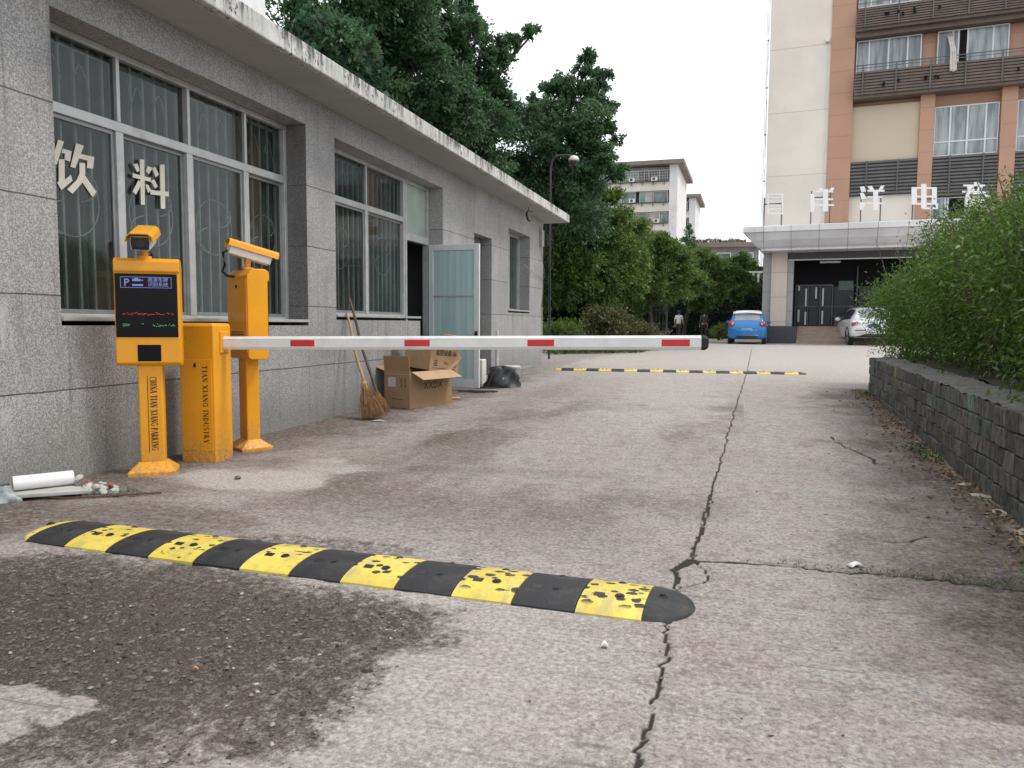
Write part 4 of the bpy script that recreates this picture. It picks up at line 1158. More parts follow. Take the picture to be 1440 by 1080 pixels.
o = MB().box((0, 0, .2), (.26, .2, .4)).build('foam_box', pbr('foam_white', (.66, .64, .58), .8, 0, .06, 9, bump=.2), None, bevel=.015, seg=3)
o.location = (-3.93, 11.45, float(gz(11.4)) - .002)
tag(o, 'upright cream foam box between the open door and the side doorway', 'box')
m = MB()
rs = random.Random(2)
pts = []
for k in range(46):
    a = k * .55
    pts.append((.20 * math.cos(a) * (1 - k * .006) + .006 * k, .10 * math.sin(a * 1.13), .012 + .012 * abs(math.sin(k * 1.7))))
m.tube(pts, .008, 6)
o = m.build('cord', M['black'], None, smooth=60)
o.location = (-3.62, 10.25, float(gz(10.2))); tag(o, 'tangled black cord on the ground under the open door', 'cord')
o = MB().box((0, 0, .014), (.22, .15, .022), R(25)).build('cardboard_scrap', M['card_in'], None, bevel=.003)
o.location = (-3.55, 9.35, float(gz(9.3))); tag(o, 'flat cardboard scrap by the corner of the large box', 'cardboard')

# ================================================================== RUBBISH BY THE WALL CORNER
o = MB().box((0, 0, .03), (.5, .17, .022), R(38), None).build('board', pbr('grey_board', (.40, .40, .37), .8, 0, .15, 8, dirt=(.15, .14, .12)), None, bevel=.004)
o.location = (-3.88, 3.48, .0); tag(o, 'grey wooden board lying flat under the white tube', 'board')
t = thing('tube', 'rolled white tube lying on the board by the wall', 'tube', (-3.92, 3.53, .088), R(56))
m = MB()
n = 28; L0, ro, ri = .155, .042, .037
A = [m.ring((-L0, 0, 0), ro, (1, 0, 0), n), m.ring((L0, 0, 0), ro, (1, 0, 0), n), m.ring((L0, 0, 0), ri, (1, 0, 0), n), m.ring((-L0, 0, 0), ri, (1, 0, 0), n)]
for k in range(4):
    P_, Q_ = A[k], A[(k + 1) % 4]
    for i in range(n): m.bm.faces.new((P_[i], P_[(i + 1) % n], Q_[(i + 1) % n], Q_[i]))
m.build('roll', M['white'], t, smooth=40)
mb = MB().tube([(-L0 + .001 , .0 + .03 * math.cos(a) * (1 - a / 20), .03 * math.sin(a) * (1 - a / 20)) for a in np.linspace(0, 9, 30)], .0015, 4)
mb.build('paper_edge', M['paper'], t)
def chunk(r, rs, sq=.6):
    m = MB()
    bmesh.ops.create_icosphere(m.bm, subdivisions=2, radius=r)
    for v in m.bm.verts:
        k = 1 + .35 * (vnoise(np.array([v.co.x / r + 3.1 * rs.random() * .1]), np.array([v.co.y / r + v.co.z / r * 1.7]), 1.6, int(rs.random() * 50))[0] - .5)
        v.co = Vector((v.co.x * k, v.co.y * k * .8, v.co.z * k * sq))
    return m
M['rubble'] = pbr('broken_plaster', (.40, .39, .36), .9, 0, .25, 25, bump=.5, bscale=60, dirt=(.15, .12, .10), dscale=14)
M['rubble_d'] = pbr('dark_rubble', (.13, .115, .10), .9, 0, .3, 25, bump=.5, bscale=60)
M['brick'] = pbr('red_brick_bit', (.26, .09, .06), .9, 0, .2, 25, bump=.4)
rs = random.Random(11)
for i in range(44):
    u = rs.random(); a = rs.random() * 6.28; rr = math.sqrt(rs.random())
    x, y = -3.74 + .24 * rr * math.cos(a), 3.69 + .10 * rr * math.sin(a)
    r = rs.uniform(.018, .05) * (1.15 - .4 * rr)
    mt = rs.choice([M['rubble'], M['rubble'], M['rubble'], M['rubble_d'], M['brick']])
    o = chunk(r, rs).build('rubble_chunk', mt, None, smooth=30)
    o.location = (x, y, r * .32 + (.085 * (1 - rr) * rs.random())); o.rotation_euler = (rs.random(), rs.random(), rs.random() * 6)
    tag(o, 'broken plaster and brick chunk in the rubble heap beside the terminal foot', 'rubble', 'rubble heap by the wall')
m = MB()
for i in range(420):
    a = rs.random() * 6.28; rr = rs.random() ** .7
    x, y = -3.70 + .34 * rr * math.cos(a), 3.69 + .14 * rr * math.sin(a)
    r = rs.uniform(.003, .012)
    m.box((x, y, r * .4 + .03 * max(0, .6 - rr)), (r * 2, r * rs.uniform(.8, 2), r), rs.random() * 3)
tag(m.build('grit', M['rubble_d'], None), 'dark grit and plaster crumbs spread around the rubble heap', 'grit', None, 'stuff')
m = MB().tube([(-3.85, 3.45, .012), (-3.7, 3.47, .01), (-3.52, 3.56, .012), (-3.36, 3.68, .014), (-3.28, 3.76, .01)], .006, 6)
tag(m.build('rebar', pbr('rusty_rod', (.09, .05, .035), .8), None, smooth=60), 'thin rusty rod lying in front of the rubble heap', 'rod')
b = thing('bottle', 'crushed teal plastic bottle lying behind the white tube', 'bottle', (-4.04, 3.80, .045), R(60))
m = MB().lathe([(.03, -.09), (.036, -.08), (.034, -.02), (.037, .03), (.03, .07), (.013, .10)], n=18); ob = m.build('bottle_body', pbr('teal_plastic', (.02, .13, .12), .2, 0, .2, 8), b, smooth=50); ob.rotation_euler = (R(80), 0, 0)
m = MB().lathe([(.015, .10), (.015, .122)], n=14); ob = m.build('cap', pbr('blue_cap', (.03, .06, .2), .4), b, smooth=50); ob.rotation_euler = (R(80), 0, 0)
b = thing('paper_cup', 'crushed white paper cup at the left end of the rubbish', 'cup', (-4.08, 3.56, .03), R(-30))
m = MB().lathe([(.026, -.045), (.036, .045)], n=18); ob = m.build('cup_body', M['white'], b, smooth=50); ob.rotation_euler = (R(85), 0, 0)
b = thing('plastic_bag', 'crumpled clear grey plastic bag at the wall foot left of the tube', 'plastic bag', (-4.03, 3.34, 0), 0)
MB().grid(lambda u, v: ((.12 * (1 - .5 * v) * (1 + .2 * math.sin(6.28 * u * 3 + 5 * v) + .1 * math.sin(6.28 * u * 8))) * math.cos(6.28 * u), (.09 * (1 - .5 * v) * (1 + .2 * math.cos(6.28 * u * 4))) * math.sin(6.28 * u), .09 * v), 30, 8).build('bag_film', pbr('film_grey', (.3, .33, .33), .3, 0, .3, 20, bump=.6), b, smooth=70)

# ================================================================== LITTER AND GRAVEL
def paper_bit(name, label, loc, rz, sx, sy, mat, curl=.01, cat='litter'):
    o = MB().grid(lambda u, v: (sx * (u - .5) * (1 - .3 * v), sy * (v - .5) * (1 - .25 * math.sin(3 * u)), .006 + curl * math.sin(3.1 * u) * math.sin(2.2 * v + .6)), 6, 5).build(name, mat, None, smooth=60)
    s = o.modifiers.new('s', 'SOLIDIFY'); s.thickness = .001
    o.location = loc; o.rotation_euler = (0, 0, rz)
    return tag(o, label, cat)
M['litter_w'] = pbr('litter_white', (.68, .69, .66), .7)
paper_bit('paper_scrap', 'white paper scrap beside the cross crack at the right of the lane', (.51, 3.5, .0), .6, .075, .05, M['litter_w'], .02)
paper_bit('paper_scrap', 'tiny folded white scrap on the concrete in front of the speed bump', (-.38, 2.365, 0), .3, .03, .025, M['litter_w'], .02)
paper_bit('paper_strip', 'thin white strip on the ground under the twig broom', (-3.52, 7.16, .016), .2, .16, .03, M['litter_w'], .012)
paper_bit('paper_scrap', 'orange scrap lying in the dark aggregate patch', (-1.52, 1.86, -.006), .3, .022, .014, pbr('litter_orange', (.5, .18, .06), .7), .01)
o = chunk(.022, random.Random(3)).build('stone', M['rubble_d'], None, smooth=30); o.location = (-3.12, 4.27, .012); tag(o, 'small dark stone on the pale cement in front of the cabinet', 'stone')
def gravel(n, area, name, label, mat, rmin, rmax, seed, keep):
    rs = np.random.RandomState(seed)
    V, Fq = [], []
    base = np.array([[-1, -1, 0], [1, -1, 0], [1, 1, 0], [-1, 1, 0], [-.6, -.55, 1], [.55, -.6, 1], [.6, .55, 1], [-.5, .6, 1]], float)
    fq = np.array([[0, 1, 5, 4], [1, 2, 6, 5], [2, 3, 7, 6], [3, 0, 4, 7], [4, 5, 6, 7]])
    k = 0; tries = 0
    while k < n and tries < n * 20:
        tries += 1
        x, y = rs.uniform(area[0], area[1]), rs.uniform(area[2], area[3])
        if not keep(x, y, rs): continue
        r = rmin + (rmax - rmin) * rs.rand() ** 3
        a = rs.rand() * 6.28
        p = (base + rs.uniform(-.25, .25, base.shape)) * np.array([r, r * rs.uniform(.5, 1), r * rs.uniform(.4, .9)])
        c, s = math.cos(a), math.sin(a)
        p = np.stack([p[:, 0] * c - p[:, 1] * s + x, p[:, 0] * s + p[:, 1] * c + y, p[:, 2] + float(gz(y)) - .004], -1)
        V.append(p); Fq.append(fq + 8 * k); k += 1
    return tag(np_mesh(name, np.concatenate(V), np.concatenate(Fq), mat), label, None, None, 'stuff')
def gravel_mat():
    t = NT('loose_gravel')
    g = t.n('ShaderNodeNewGeometry').outputs['Random Per Island']
    c = t.mix(t.ramp(g, 0, .8), (.03, .025, .023), (.13, .115, .105))
    c = t.mix(t.ramp(g, .93, .99), c, (.34, .31, .285))
    t.set(col=c, rough=.85)
    return t.m
M['gravel'] = gravel_mat()
def inpatch(x, y, rs):
    return (x < -.95 and y < 2.5 and y > .9 + (x + 1.2) * .2 and not (x < -1.5 and 1.3 < y < 1.63 and rs.rand() < .9)) or rs.rand() < .02
g = gravel(3400, (-3.1, -.7, 1.15, 2.65), 'gravel', 'loose gravel scattered over the dark worn patch', M['gravel'], .0014, .0075, 4, inpatch)
g['category'] = 'gravel'
g = gravel(900, (-3.9, 1.4, 1.6, 8.5), 'loose_grit', 'fine grit scattered over the concrete lane', M['gravel'], .0015, .007, 6, lambda x, y, rs: True)
g['category'] = 'grit'
# ================================================================== OFFICE BUILDING (local x along the facade, local y away from the lane)
ob_ = thing('office_building', 'cream and brown tiled office building with slatted balconies and a wide entrance canopy', 'building', (0, 0, 0), R(-6))
def tile_mat(name, col, sx, sz, grout=.75, rough=.5):
    t = NT(name)
    o = t.coord()
    x = t.sep(o)
    m = None
    for ch_, p in ((0, sx), (2, sz)):
        if not p: continue
        f = t.math('FRACT', t.math('DIVIDE', t.math('ADD', x[ch_], 100.), p))
        d = t.math('MINIMUM', f, t.math('SUBTRACT', 1., f))
        q = t.ramp(d, .012 / p, .03 / p, 1, 0)
        m = q if m is None else t.math('MAXIMUM', m, q)
    c = t.mix(t.ramp(t.noise(o, .5, 5), .3, .7), shade(col, .94), shade(col, 1.06))
    c = t.mix(t.ramp(t.noise(t.scaled(o, (1.6, 1, .12)), 1.1, 5, .7), .54, .78, 0, .35), c, shade(col, .6))
    t.set(col=t.mix(t.math('MULTIPLY', m, grout), c, shade(col, .45)), rough=rough)
    return t.m
CREAM, BROWN = (.66, .61, .535), (.41, .235, .155)
M['cream'] = tile_mat('cream_tile', CREAM, 0, 3.1, .5)
M['brown'] = tile_mat('brown_tile', BROWN, 0, 1.03, .4)
M['yellow_cream'] = tile_mat('yellow_cream_panel', (.62, .53, .38), 0, 0)
M['slat'] = pbr('dark_slat', (.115, .085, .07), .6, 0, .2, 2)
M['slat_grey'] = pbr('grey_slat', (.10, .095, .095), .6, 0, .2, 2)
M['win_white'] = pbr('white_window_frame', (.62, .64, .64), .5, 0, .05, 3)
t = NT('bluish_window_pane')
o = t.coord()
t.set(col=t.mix(t.ramp(t.noise(t.scaled(o, (3.2, 1, .35)), 1.1, 4, .6), .35, .65), (.13, .16, .18), (.33, .37, .38)), rough=.12, spec=.6)
M['office_pane'] = t.m
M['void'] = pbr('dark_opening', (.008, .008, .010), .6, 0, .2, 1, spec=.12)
MB().span((-3.19, 41.5, -.1), (-.35, 52, 24)).build('tower_wall', M['cream'], ob_)
MB().span((-.35, 41.42, -.1), (.72, 52, 24)).build('pilaster', M['brown'], ob_, bevel=.01)
MB().span((.72, 41.95, -.1), (16, 52, 24)).build('facade_wall', M['brown'], ob_)
for s0, s1 in ((3.64, 4.25), (6.93, 7.56), (10.2, 10.85)):
    MB().span((s0, 41.5, -.1), (s1, 41.949, 11.84)).build('column', M['brown'], ob_, bevel=.01)
for s0, s1 in ((.722, 3.638),):
    MB().span((s0, 41.7, 8.97), (s1, 41.948, 11.6)).build('infill_panel', M['yellow_cream'], ob_)
for s0, s1 in ((.722, 3.638), (7.562, 10.198)):
    MB().span((s0, 41.72, -.1), (s1, 41.947, 7.33)).build('lower_wall', M['cream'], ob_)
MB().span((5.75, 41.72, -.1), (6.928, 41.947, 7.1)).build('lower_wall', M['cream'], ob_)
MB().span((4.252, 41.72, -.1), (5.75, 41.947, 5.3)).build('lower_wall', M['cream'], ob_)
def louver(s0, s1, z0, z1, mat):
    m = MB(); n = int((z1 - z0) / .15); st = (z1 - z0) / n
    for k in range(n): m.box(((s0 + s1) / 2, 41.53, z0 + (k + .5) * st), (s1 - s0, .05, st * .62), 0, Matrix.Rotation(R(-22), 3, 'X'))
    m.span((s0, 41.6, z0), (s1, 41.62, z1))
    k = m.build('louver', mat, ob_)
    m = MB()
    q = s0 + .7
    while q < s1: m.span((q - .03, 41.44, z0), (q + .03, 41.475, z1)); q += 1.35
    m.build('louver_bracket', mat, k)
louver(.74, 3.62, 7.33, 8.97, M['slat_grey']); louver(4.27, 6.91, 7.1, 8.97, M['slat_grey']); louver(7.58, 10.18, 7.2, 8.97, M['slat_grey'])
def owin(s0, s1, z0, z1, cols, tr, y=41.80, dark=None, label=None):
    f = MB(); w = .05
    f.span((s0, y - .06, z0), (s1, y, z0 + w)); f.span((s0, y - .06, z1 - w), (s1, y, z1)); f.span((s0, y - .06, z0 + w), (s0 + w, y, z1 - w)); f.span((s1 - w, y - .06, z0 + w), (s1, y, z1 - w))
    xs = [s0 + (s1 - s0) * k for k in cols]
    for x in xs: f.span((x - .035, y - .065, z0 + w), (x + .035, y - .002, z1 - w))
    if tr: f.span((s0 + w, y - .058, tr - .03), (s1 - w, y - .004, tr + .03))
    wd = f.build('window', M['win_white'], ob_)
    if label: wd['label'] = label
    e = [s0 + w] + xs + [s1 - w]
    for k, (a, b) in enumerate(zip(e, e[1:])):
        m = M['void'] if dark and k in dark else M['office_pane']
        MB().span((a + .01, y - .03, z0 + w), (b - .01, y - .02, z1 - w)).build('pane', m, wd)
    MB().span((s0 - .0, y + .002, z0), (s1, y + .02, z1)).build('backing', M['void'], wd)
    return wd
for z0, z1 in ((13.1, 14.72), (16.25, 17.9)):
    owin(.80, 3.60, z0, z1, (.2, .5, .79), None)
    owin(4.25, 7.13, z0, z1, (.22, .3, .43, .78), None, dark=(2,) if z0 < 14 else None, label='window with one sash open and a curtain hanging out' if z0 < 14 else None)
    owin(7.9, 10.9, z0, z1, (.25, .5, .75), None)
owin(4.28, 6.9, 8.99, 11.28, (.25, .52, .80), 9.65)
owin(7.6, 10.15, 8.99, 11.28, (.25, .52, .80), 9.65)
owin(4.27, 5.74, 5.32, 7.08, (.42, .5), None, dark=(2,))
def balcony(z0, z1, rail):
    m = MB(); n = 8; st = (z1 - z0) / n
    for k in range(n): m.box((7.9, 40.98, z0 + (k + .5) * st), (14.3, .04, st * .7), 0, Matrix.Rotation(R(-15), 3, 'X'))
    b = m.build('balcony_screen', M['slat'], ob_)
    MB().span((.74, 41.05, z0 - .12), (15.1, 41.94, z0 + .03)).build('balcony_slab', M['slat'], b)
    MB().span((.76, 41.03, z0 + .03), (15.08, 41.06, z1 - .05)).build('screen_backing', M['slat_grey'], b)
    m = MB()
    q = 1.1
    while q < 15: m.span((q - .03, 40.9, z0), (q + .03, 40.955, rail)); q += 1.42
    m.span((.76, 40.92, rail), (15.08, 40.96, rail + .04)); m.span((.76, 40.92, (z1 + rail) / 2), (15.08, 40.95, (z1 + rail) / 2 + .025))
    m.build('balcony_rail', M['slat_grey'], b)
    rs = random.Random(int(z0))
    m = MB()
    for k in range(9):
        x = rs.choice([2.0, 2.6, 3.2, 3.7, 4.2, 6.1, 7.4]) + rs.uniform(-.1, .1)
        m.box((x, 40.9, z0 + .35 + rs.uniform(0, .2)), (.09, .06, .13))
    m.build('bracket', M['void'], b)
balcony(11.95, 13.05, 13.3); balcony(15.08, 15.95, 16.35)
MB().span((.74, 41.3, 14.74), (15.1, 41.94, 14.955)).build('soffit', M['slat'], ob_)
o = MB().grid(lambda u, v: (4.75 + .34 * (u - .5) * (.55 + .5 * abs(v - .35)) + .1 * v, 41.70 - .82 * min(1, v * 2) + .03 * math.sin(u * 18), 14.5 - 1.9 * v + .02 * math.sin(u * 9)), 14, 14).build('curtain', pbr('pale_curtain', (.60, .56, .53), .9), ob_, smooth=60)
o.modifiers.new('s', 'SOLIDIFY').thickness = .01
m = MB()
rs = random.Random(8)
for k in range(3): m.tube([(-3.24 - .05 * k + rs.uniform(-.02, .02), 41.47, z) for z in np.linspace(4, 24, 30)], .012, 5)
for z in np.arange(6, 24, 2.3): m.box((-3.27, 41.47, z), (.09, .06, .05))
m.build('cable_bundle', M['slat_grey'], ob_)
MB().span((-.62, 41.3, 14.75), (-.42, 41.495, 14.95)).build('wall_lamp', M['win_white'], ob_, bevel=.02)
MB().tube([(-.5, 41.46, 14.75), (-.52, 41.45, 14.2), (-.49, 41.46, 12), (-.5, 41.46, 8), (-.5, 41.46, 5.5)], .012, 5).build('lamp_cable', M['win_white'], ob_)
# canopy
def canopy_mat():
    t = NT('canopy_panels')
    o = t.coord(); x = t.sep(o)
    f = t.math('FRACT', t.math('DIVIDE', t.math('ADD', x[0], 100 + .6 * 1.17 + .0), 1.165))
    d = t.math('MINIMUM', f, t.math('SUBTRACT', 1., f))
    seam = t.ramp(d, .006, .016, 1, 0)
    c = t.mix(t.ramp(t.noise(o, .8, 4), .3, .7), (.56, .56, .57), (.66, .66, .67))
    c = t.mix(t.ramp(t.noise(t.scaled(o, (3, 1, .5)), 1.3, 5, .7), .54, .76, 0, .4), c, (.30, .28, .26))
    t.set(col=t.mix(t.math('MULTIPLY', seam, .75), c, (.12, .11, .11)), rough=.4)
    return t.m
M['canopy'] = canopy_mat()
cp = MB()
XR = 13
def rect(xl, df, z): return [cp.bm.verts.new(p) for p in ((xl, df, z), (XR, df, z), (XR, 41.4, z), (xl, 41.4, z))]
rr = [rect(-3.66, 36.56, 5.46), rect(-3.72, 36.5, 5.43), rect(-3.72, 36.5, 5.2), rect(-3.62, 36.6, 5.17), rect(-3.42, 36.8, 4.86), rect(-3.15, 37.07, 4.6), rect(-2.98, 37.24, 4.5), rect(-2.98, 37.24, 4.42)]
for A, B in zip(rr, rr[1:]):
    for i in range(4): cp.bm.faces.new((A[i], A[(i + 1) % 4], B[(i + 1) % 4], B[i]))
cp.bm.faces.new(rr[0]); cp.bm.faces.new(rr[-1])
cp.build('canopy', M['canopy'], ob_)
MB().span((-1.84, 38.62, 4.08), (12.9, 38.95, 4.418)).build('header_beam', pbr('dark_fascia', (.06, .055, .06), .5, 0, .15, 2), ob_)
MB().span((-1.84, 38.60, 4.05), (12.9, 38.62, 4.1)).build('beam_trim', M['win_white'], ob_)
M['stone_col'] = tile_mat('column_stone', (.56, .50, .42), 0, 1.15, .5)
M['grey_stone'] = tile_mat('grey_stone', (.33, .33, .34), 0, .9, .5)
MB().span((-2.58, 38.5, .982), (-1.87, 39.2, 4.419)).build('entrance_column', M['stone_col'], ob_, bevel=.02)
MB().span((-1.869, 38.64, .983), (-1.60, 39.3, 4.07)).build('grey_pilaster', M['grey_stone'], ob_)
MB().span((-2.97, 38.75, .982), (-2.582, 39.3, 4.418)).build('grey_pilaster', M['grey_stone'], ob_)
M['dk_granite'] = pbr('dark_granite', (.04, .042, .048), .35, 0, .2, 9)
MB().span((-2.75, 38.3, -.1), (-1.37, 39.34, .98)).build('plinth', M['dk_granite'], ob_, bevel=.015)
M['step'] = pbr('step_stone', (.34, .245, .20), .7, 0, .12, 4, dirt=(.18, .13, .10), dscale=3)
M['step_edge'] = pbr('step_edge', (.48, .42, .36), .6)
for k in range(5):
    z1 = .18 + (k + 1) * .16; y0 = 38.3 + k * .26
    s = MB().span((-1.368, y0, -.1), (12, 41.44 if k == 4 else y0 + .27, z1 - .012)).build('step', M['step'], ob_)
    MB().span((-1.367, y0 - .02, z1 - .0119), (11.99, 41.44 if k == 4 else y0 + .27, z1)).build('tread', M['step_edge'], s)
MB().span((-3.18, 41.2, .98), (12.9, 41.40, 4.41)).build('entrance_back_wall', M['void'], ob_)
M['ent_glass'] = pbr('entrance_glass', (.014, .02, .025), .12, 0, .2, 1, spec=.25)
dr = MB()
for x in (-1.55, -.98, -.42, .14): dr.span((x - .035, 41.10, .982), (x + .035, 41.17, 3.0))
dr.span((-1.55, 41.105, 2.96), (.14, 41.165, 3.05)); dr.span((-1.6, 41.11, 1.95), (6, 41.16, 1.99)); dr.span((1.2, 41.1, .982), (1.26, 41.17, 3.9)); dr.span((3.4, 41.1, .982), (3.46, 41.17, 3.9))
dd_ = dr.build('entrance_frame', pbr('entrance_frame_metal', (.07, .07, .075), .4, .3), ob_)
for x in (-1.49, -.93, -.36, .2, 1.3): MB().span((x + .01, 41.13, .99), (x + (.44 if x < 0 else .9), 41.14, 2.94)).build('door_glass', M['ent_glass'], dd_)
for x, z0, z1 in ((-1.42, 2.75, 2.98), (-1.08, 1.98, 2.85), (-.62, 2.35, 2.9), (-.30, 1.98, 2.86), (-1.08, 1.05, 1.7), (-.3, 1.1, 1.75), (-1.4, 1.2, 1.8)):
    MB().span((x - .03, 41.06, z0), (x + .04, 41.09, z1)).build('door_handle', pbr('brushed_handle', (.45, .48, .48), .35, .5), dd_)
for x in (-.02, 4.6): MB().span((x - .45, 39.5, 3.98), (x + .45, 39.75, 4.06)).build('ceiling_lamp', pbr('lamp_diffuser', (.7, .7, .68), .5), ob_)
MB().span((.4, 41.05, 2.75), (1.05, 41.09, 3.2)).build('notice_board', pbr('notice', (.10, .13, .125), .5, 0, .3, 6), ob_)
c = thing('counter', 'low reddish counter inside the shaded entrance above the steps', 'counter', (0, 0, 0), R(-6))
MB().span((.25, 40.6, .98), (2.3, 40.95, 1.42)).build('counter_body', pbr('counter_red', (.11, .05, .055), .5, 0, .2, 3), c, bevel=.02)
MB().span((.2, 40.55, 1.421), (2.35, 41.0, 1.46)).build('counter_top', pbr('counter_top', (.12, .10, .10), .3), c, bevel=.008)
# rooftop characters on the canopy
sg = thing('rooftop_sign', 'row of white standing characters on posts along the canopy roof', 'sign', (0, 0, 0), R(-6))
M['sign_w'] = pbr('sign_white', (.78, .79, .79), .4, 0, .04, 4, dirt=(.5, .49, .47), damt=.3)
for st, posts in CANOPY_CHARS:
    m = MB()
    for i, p in enumerate(st):
        m.prism([(x, 36.75 - .0012 * i, z) for x, z in p], (0, .10, 0))
    co = m.build('sign_character', M['sign_w'], sg)
    zt = np.mean([q[1] for p in st for q in p])
    for x in posts: MB().span((x - .025, 36.86, 5.45), (x + .025, 36.91, zt + .3)).build('post', M['slat_grey'], co)
    MB().span((min(posts), 36.865, zt - .02), (max(posts), 36.905, zt + .03)).build('cross_bar', M['slat_grey'], co)

# ================================================================== FAR APARTMENTS
M['apt_white'] = pbr('apartment_render', (.60, .60, .60), .85, 0, .08, .3, dirt=(.30, .28, .24), dscale=.5, damt=.5)
M['apt_band'] = pbr('apartment_band', (.56, .54, .48), .85, 0, .1, .5, dirt=(.30, .22, .14), dscale=.7, damt=.55)
M['apt_roof'] = pbr('apartment_eave', (.20, .165, .15), .9, 0, .15, .6)
M['apt_dark'] = pbr('apartment_recess', (.06, .062, .065), .7, 0, .3, .5)
M['apt_pane'] = pbr('apartment_pane', (.13, .17, .165), .25, 0, .5, .9)
M['apt_green'] = pbr('apartment_green_pane', (.12, .22, .185), .25, 0, .3, .9)
M['apt_curtain'] = pbr('apartment_pale_pane', (.30, .28, .27), .5, 0, .3, 1.2)
def apartment(label, loc, rz, W, dep, floors, top, seed):
    a = thing('apartment_block', label, 'apartment block', loc, rz, 'apartment blocks beyond the trees')
    rs = random.Random(seed)
    MB().span((-W, 1.3, -2), (0, dep, top)).build('wall', M['apt_white'], a)
    MB().span((-1.1, 0, -2), (0, 1.298, top)).build('end_wall', M['apt_white'], a)
    r = MB()
    A = [(-W - .3, -.9, top), (.9, -.9, top), (.9, dep + .5, top), (-W - .3, dep + .5, top)]
    r.prism(A, (0, 0, .55))
    rf = r.build('roof', M['apt_roof'], a)
    MB().span((-13.2, 2, top + .55), (-10.6, 4.5, top + 2.0)).build('roof_hut', M['apt_white'], rf)
    MB().span((-13.5, 1.8, top + 2.0), (-10.3, 4.8, top + 2.2)).build('hut_roof', M['apt_roof'], rf)
    for f in range(floors):
        zt = top - .6 - f * 2.86          # window head
        zs = zt - 1.62                     # window sill
        MB().span((-W, .02, zs - 1.2), (-1.12, 1.29, zs)).build('balcony_band', M['apt_band'], a)
        MB().span((-W, -.25, zs - .02), (-1.15, .015, zs + .08)).build('flower_rack', M['apt_dark'], a)
        MB().span((-W, 1.0, zs), (-1.12, 1.28, zt + .05)).build('recess', M['apt_dark'], a)
        x = -1.3
        while x > -W + 1.2:
            w = rs.choice([.9, 1.2, 1.5, 2.0])
            fr = MB()
            fr.span((x - w, .30, zs + .1), (x - w + .05, .36, zt)); fr.span((x - .05, .30, zs + .1), (x, .36, zt)); fr.span((x - w + .05, .30, zt - .07), (x - .05, .36, zt))
            wd = fr.build('window', M['apt_white'], a)
            MB().span((x - w + .05, .32, zs + .1), (x - .05, .345, zt - .07)).build('pane', rs.choice([M['apt_pane'], M['apt_pane'], M['apt_green'], M['apt_curtain'], M['apt_dark']]), wd)
            x -= w + rs.choice([.02, .02, .1, .5])
        for k in range(3):
            xa = -2.2 - rs.random() * 14
            ac = MB().span((xa - .45, -.32, zs + .1), (xa + .35, -.0, zs + .62)).build('air_conditioner', M['apt_white'], a)
            MB().cyl((xa - .1, -.335, zs + .36), (xa - .1, -.321, zs + .36), .2, n=12).build('fan_grille', M['apt_dark'], ac)
        m = MB()
        for k in range(12): m.box((-1.8 - k * 1.5, -.12, zs - .25), (.05, .2, .4))
        m.build('rack_bracket', M['apt_dark'], a)
        if f == 0:
            m = MB()
            for k in range(46): m.box((-1.4 - k * .22, -.02, (zs + zt) / 2), (.03, .03, zt - zs))
            for k in range(5): m.box((-6.4, -.02, zs + .1 + k * .36), (10.2, .03, .03))
            m.build('window_grille', M['apt_white'], a)
    return a
ap = apartment('pale six-storey apartment block with stained balcony bands rising above the trees', (-8.45, 109.1, 0), R(-1), 34, 15, 6, 22.9, 3)
apartment('farther apartment block showing only its corner behind the larger block', (-7.7, 140.8, 0), R(-1), 14, 12, 5, 23.3, 7)
lb = thing('low_building', 'low grey building with a flat roof behind the trees and white balustrade', 'building', (-1.6, 79, 0), R(5))
MB().span((-3.2, 0, -1), (3.4, 6, 8.6)).build('wall', pbr('grey_render', (.24, .245, .25), .9, 0, .2, .6), lb)
MB().span((-3.6, -.6, 8.6), (3.8, 6.4, 9.05)).build('roof', M['apt_roof'], lb)
for x in (-2.1, .1, 2.2):
    w = MB().span((x - .7, -.05, 6.6), (x + .7, -.002, 8.1)).build('window', M['win_white'], lb)
    MB().span((x - .6, -.07, 6.7), (x + .6, -.052, 8.0)).build('pane', M['apt_pane'], w)
# ================================================================== DOME CAMERA POLE
lp = thing('camera_pole', 'gooseneck pole with a white dome camera rising behind the guardhouse roof', 'camera pole', (-4.55, 18.87, float(gz(18.9)) - .02))
pts = [(0, 0, 0), (0, 0, 2.2), (0, 0, 4.75)] + [(.17 * (1 - math.cos(a)), .02, 4.75 + .30 * math.sin(a)) for a in np.linspace(.2, 1.57, 7)] + [(.40, .1, 5.06), (.55, .14, 5.03)]
MB().tube(pts, .028, 10).build('pole', pbr('dull_pole', (.03, .03, .034), .5, .3), lp, smooth=50)
MB().lathe([(.02, 0), (.09, -.025), (.125, -.075), (.13, -.115), (.12, -.13)], (.55, .14, 5.06), 22).build('housing', pbr('housing_white', (.55, .53, .50), .5), lp, smooth=50)
MB().sphere((.55, .14, 4.92), (.112, .112, .13)).build('dome', M['lens'], lp, smooth=60)

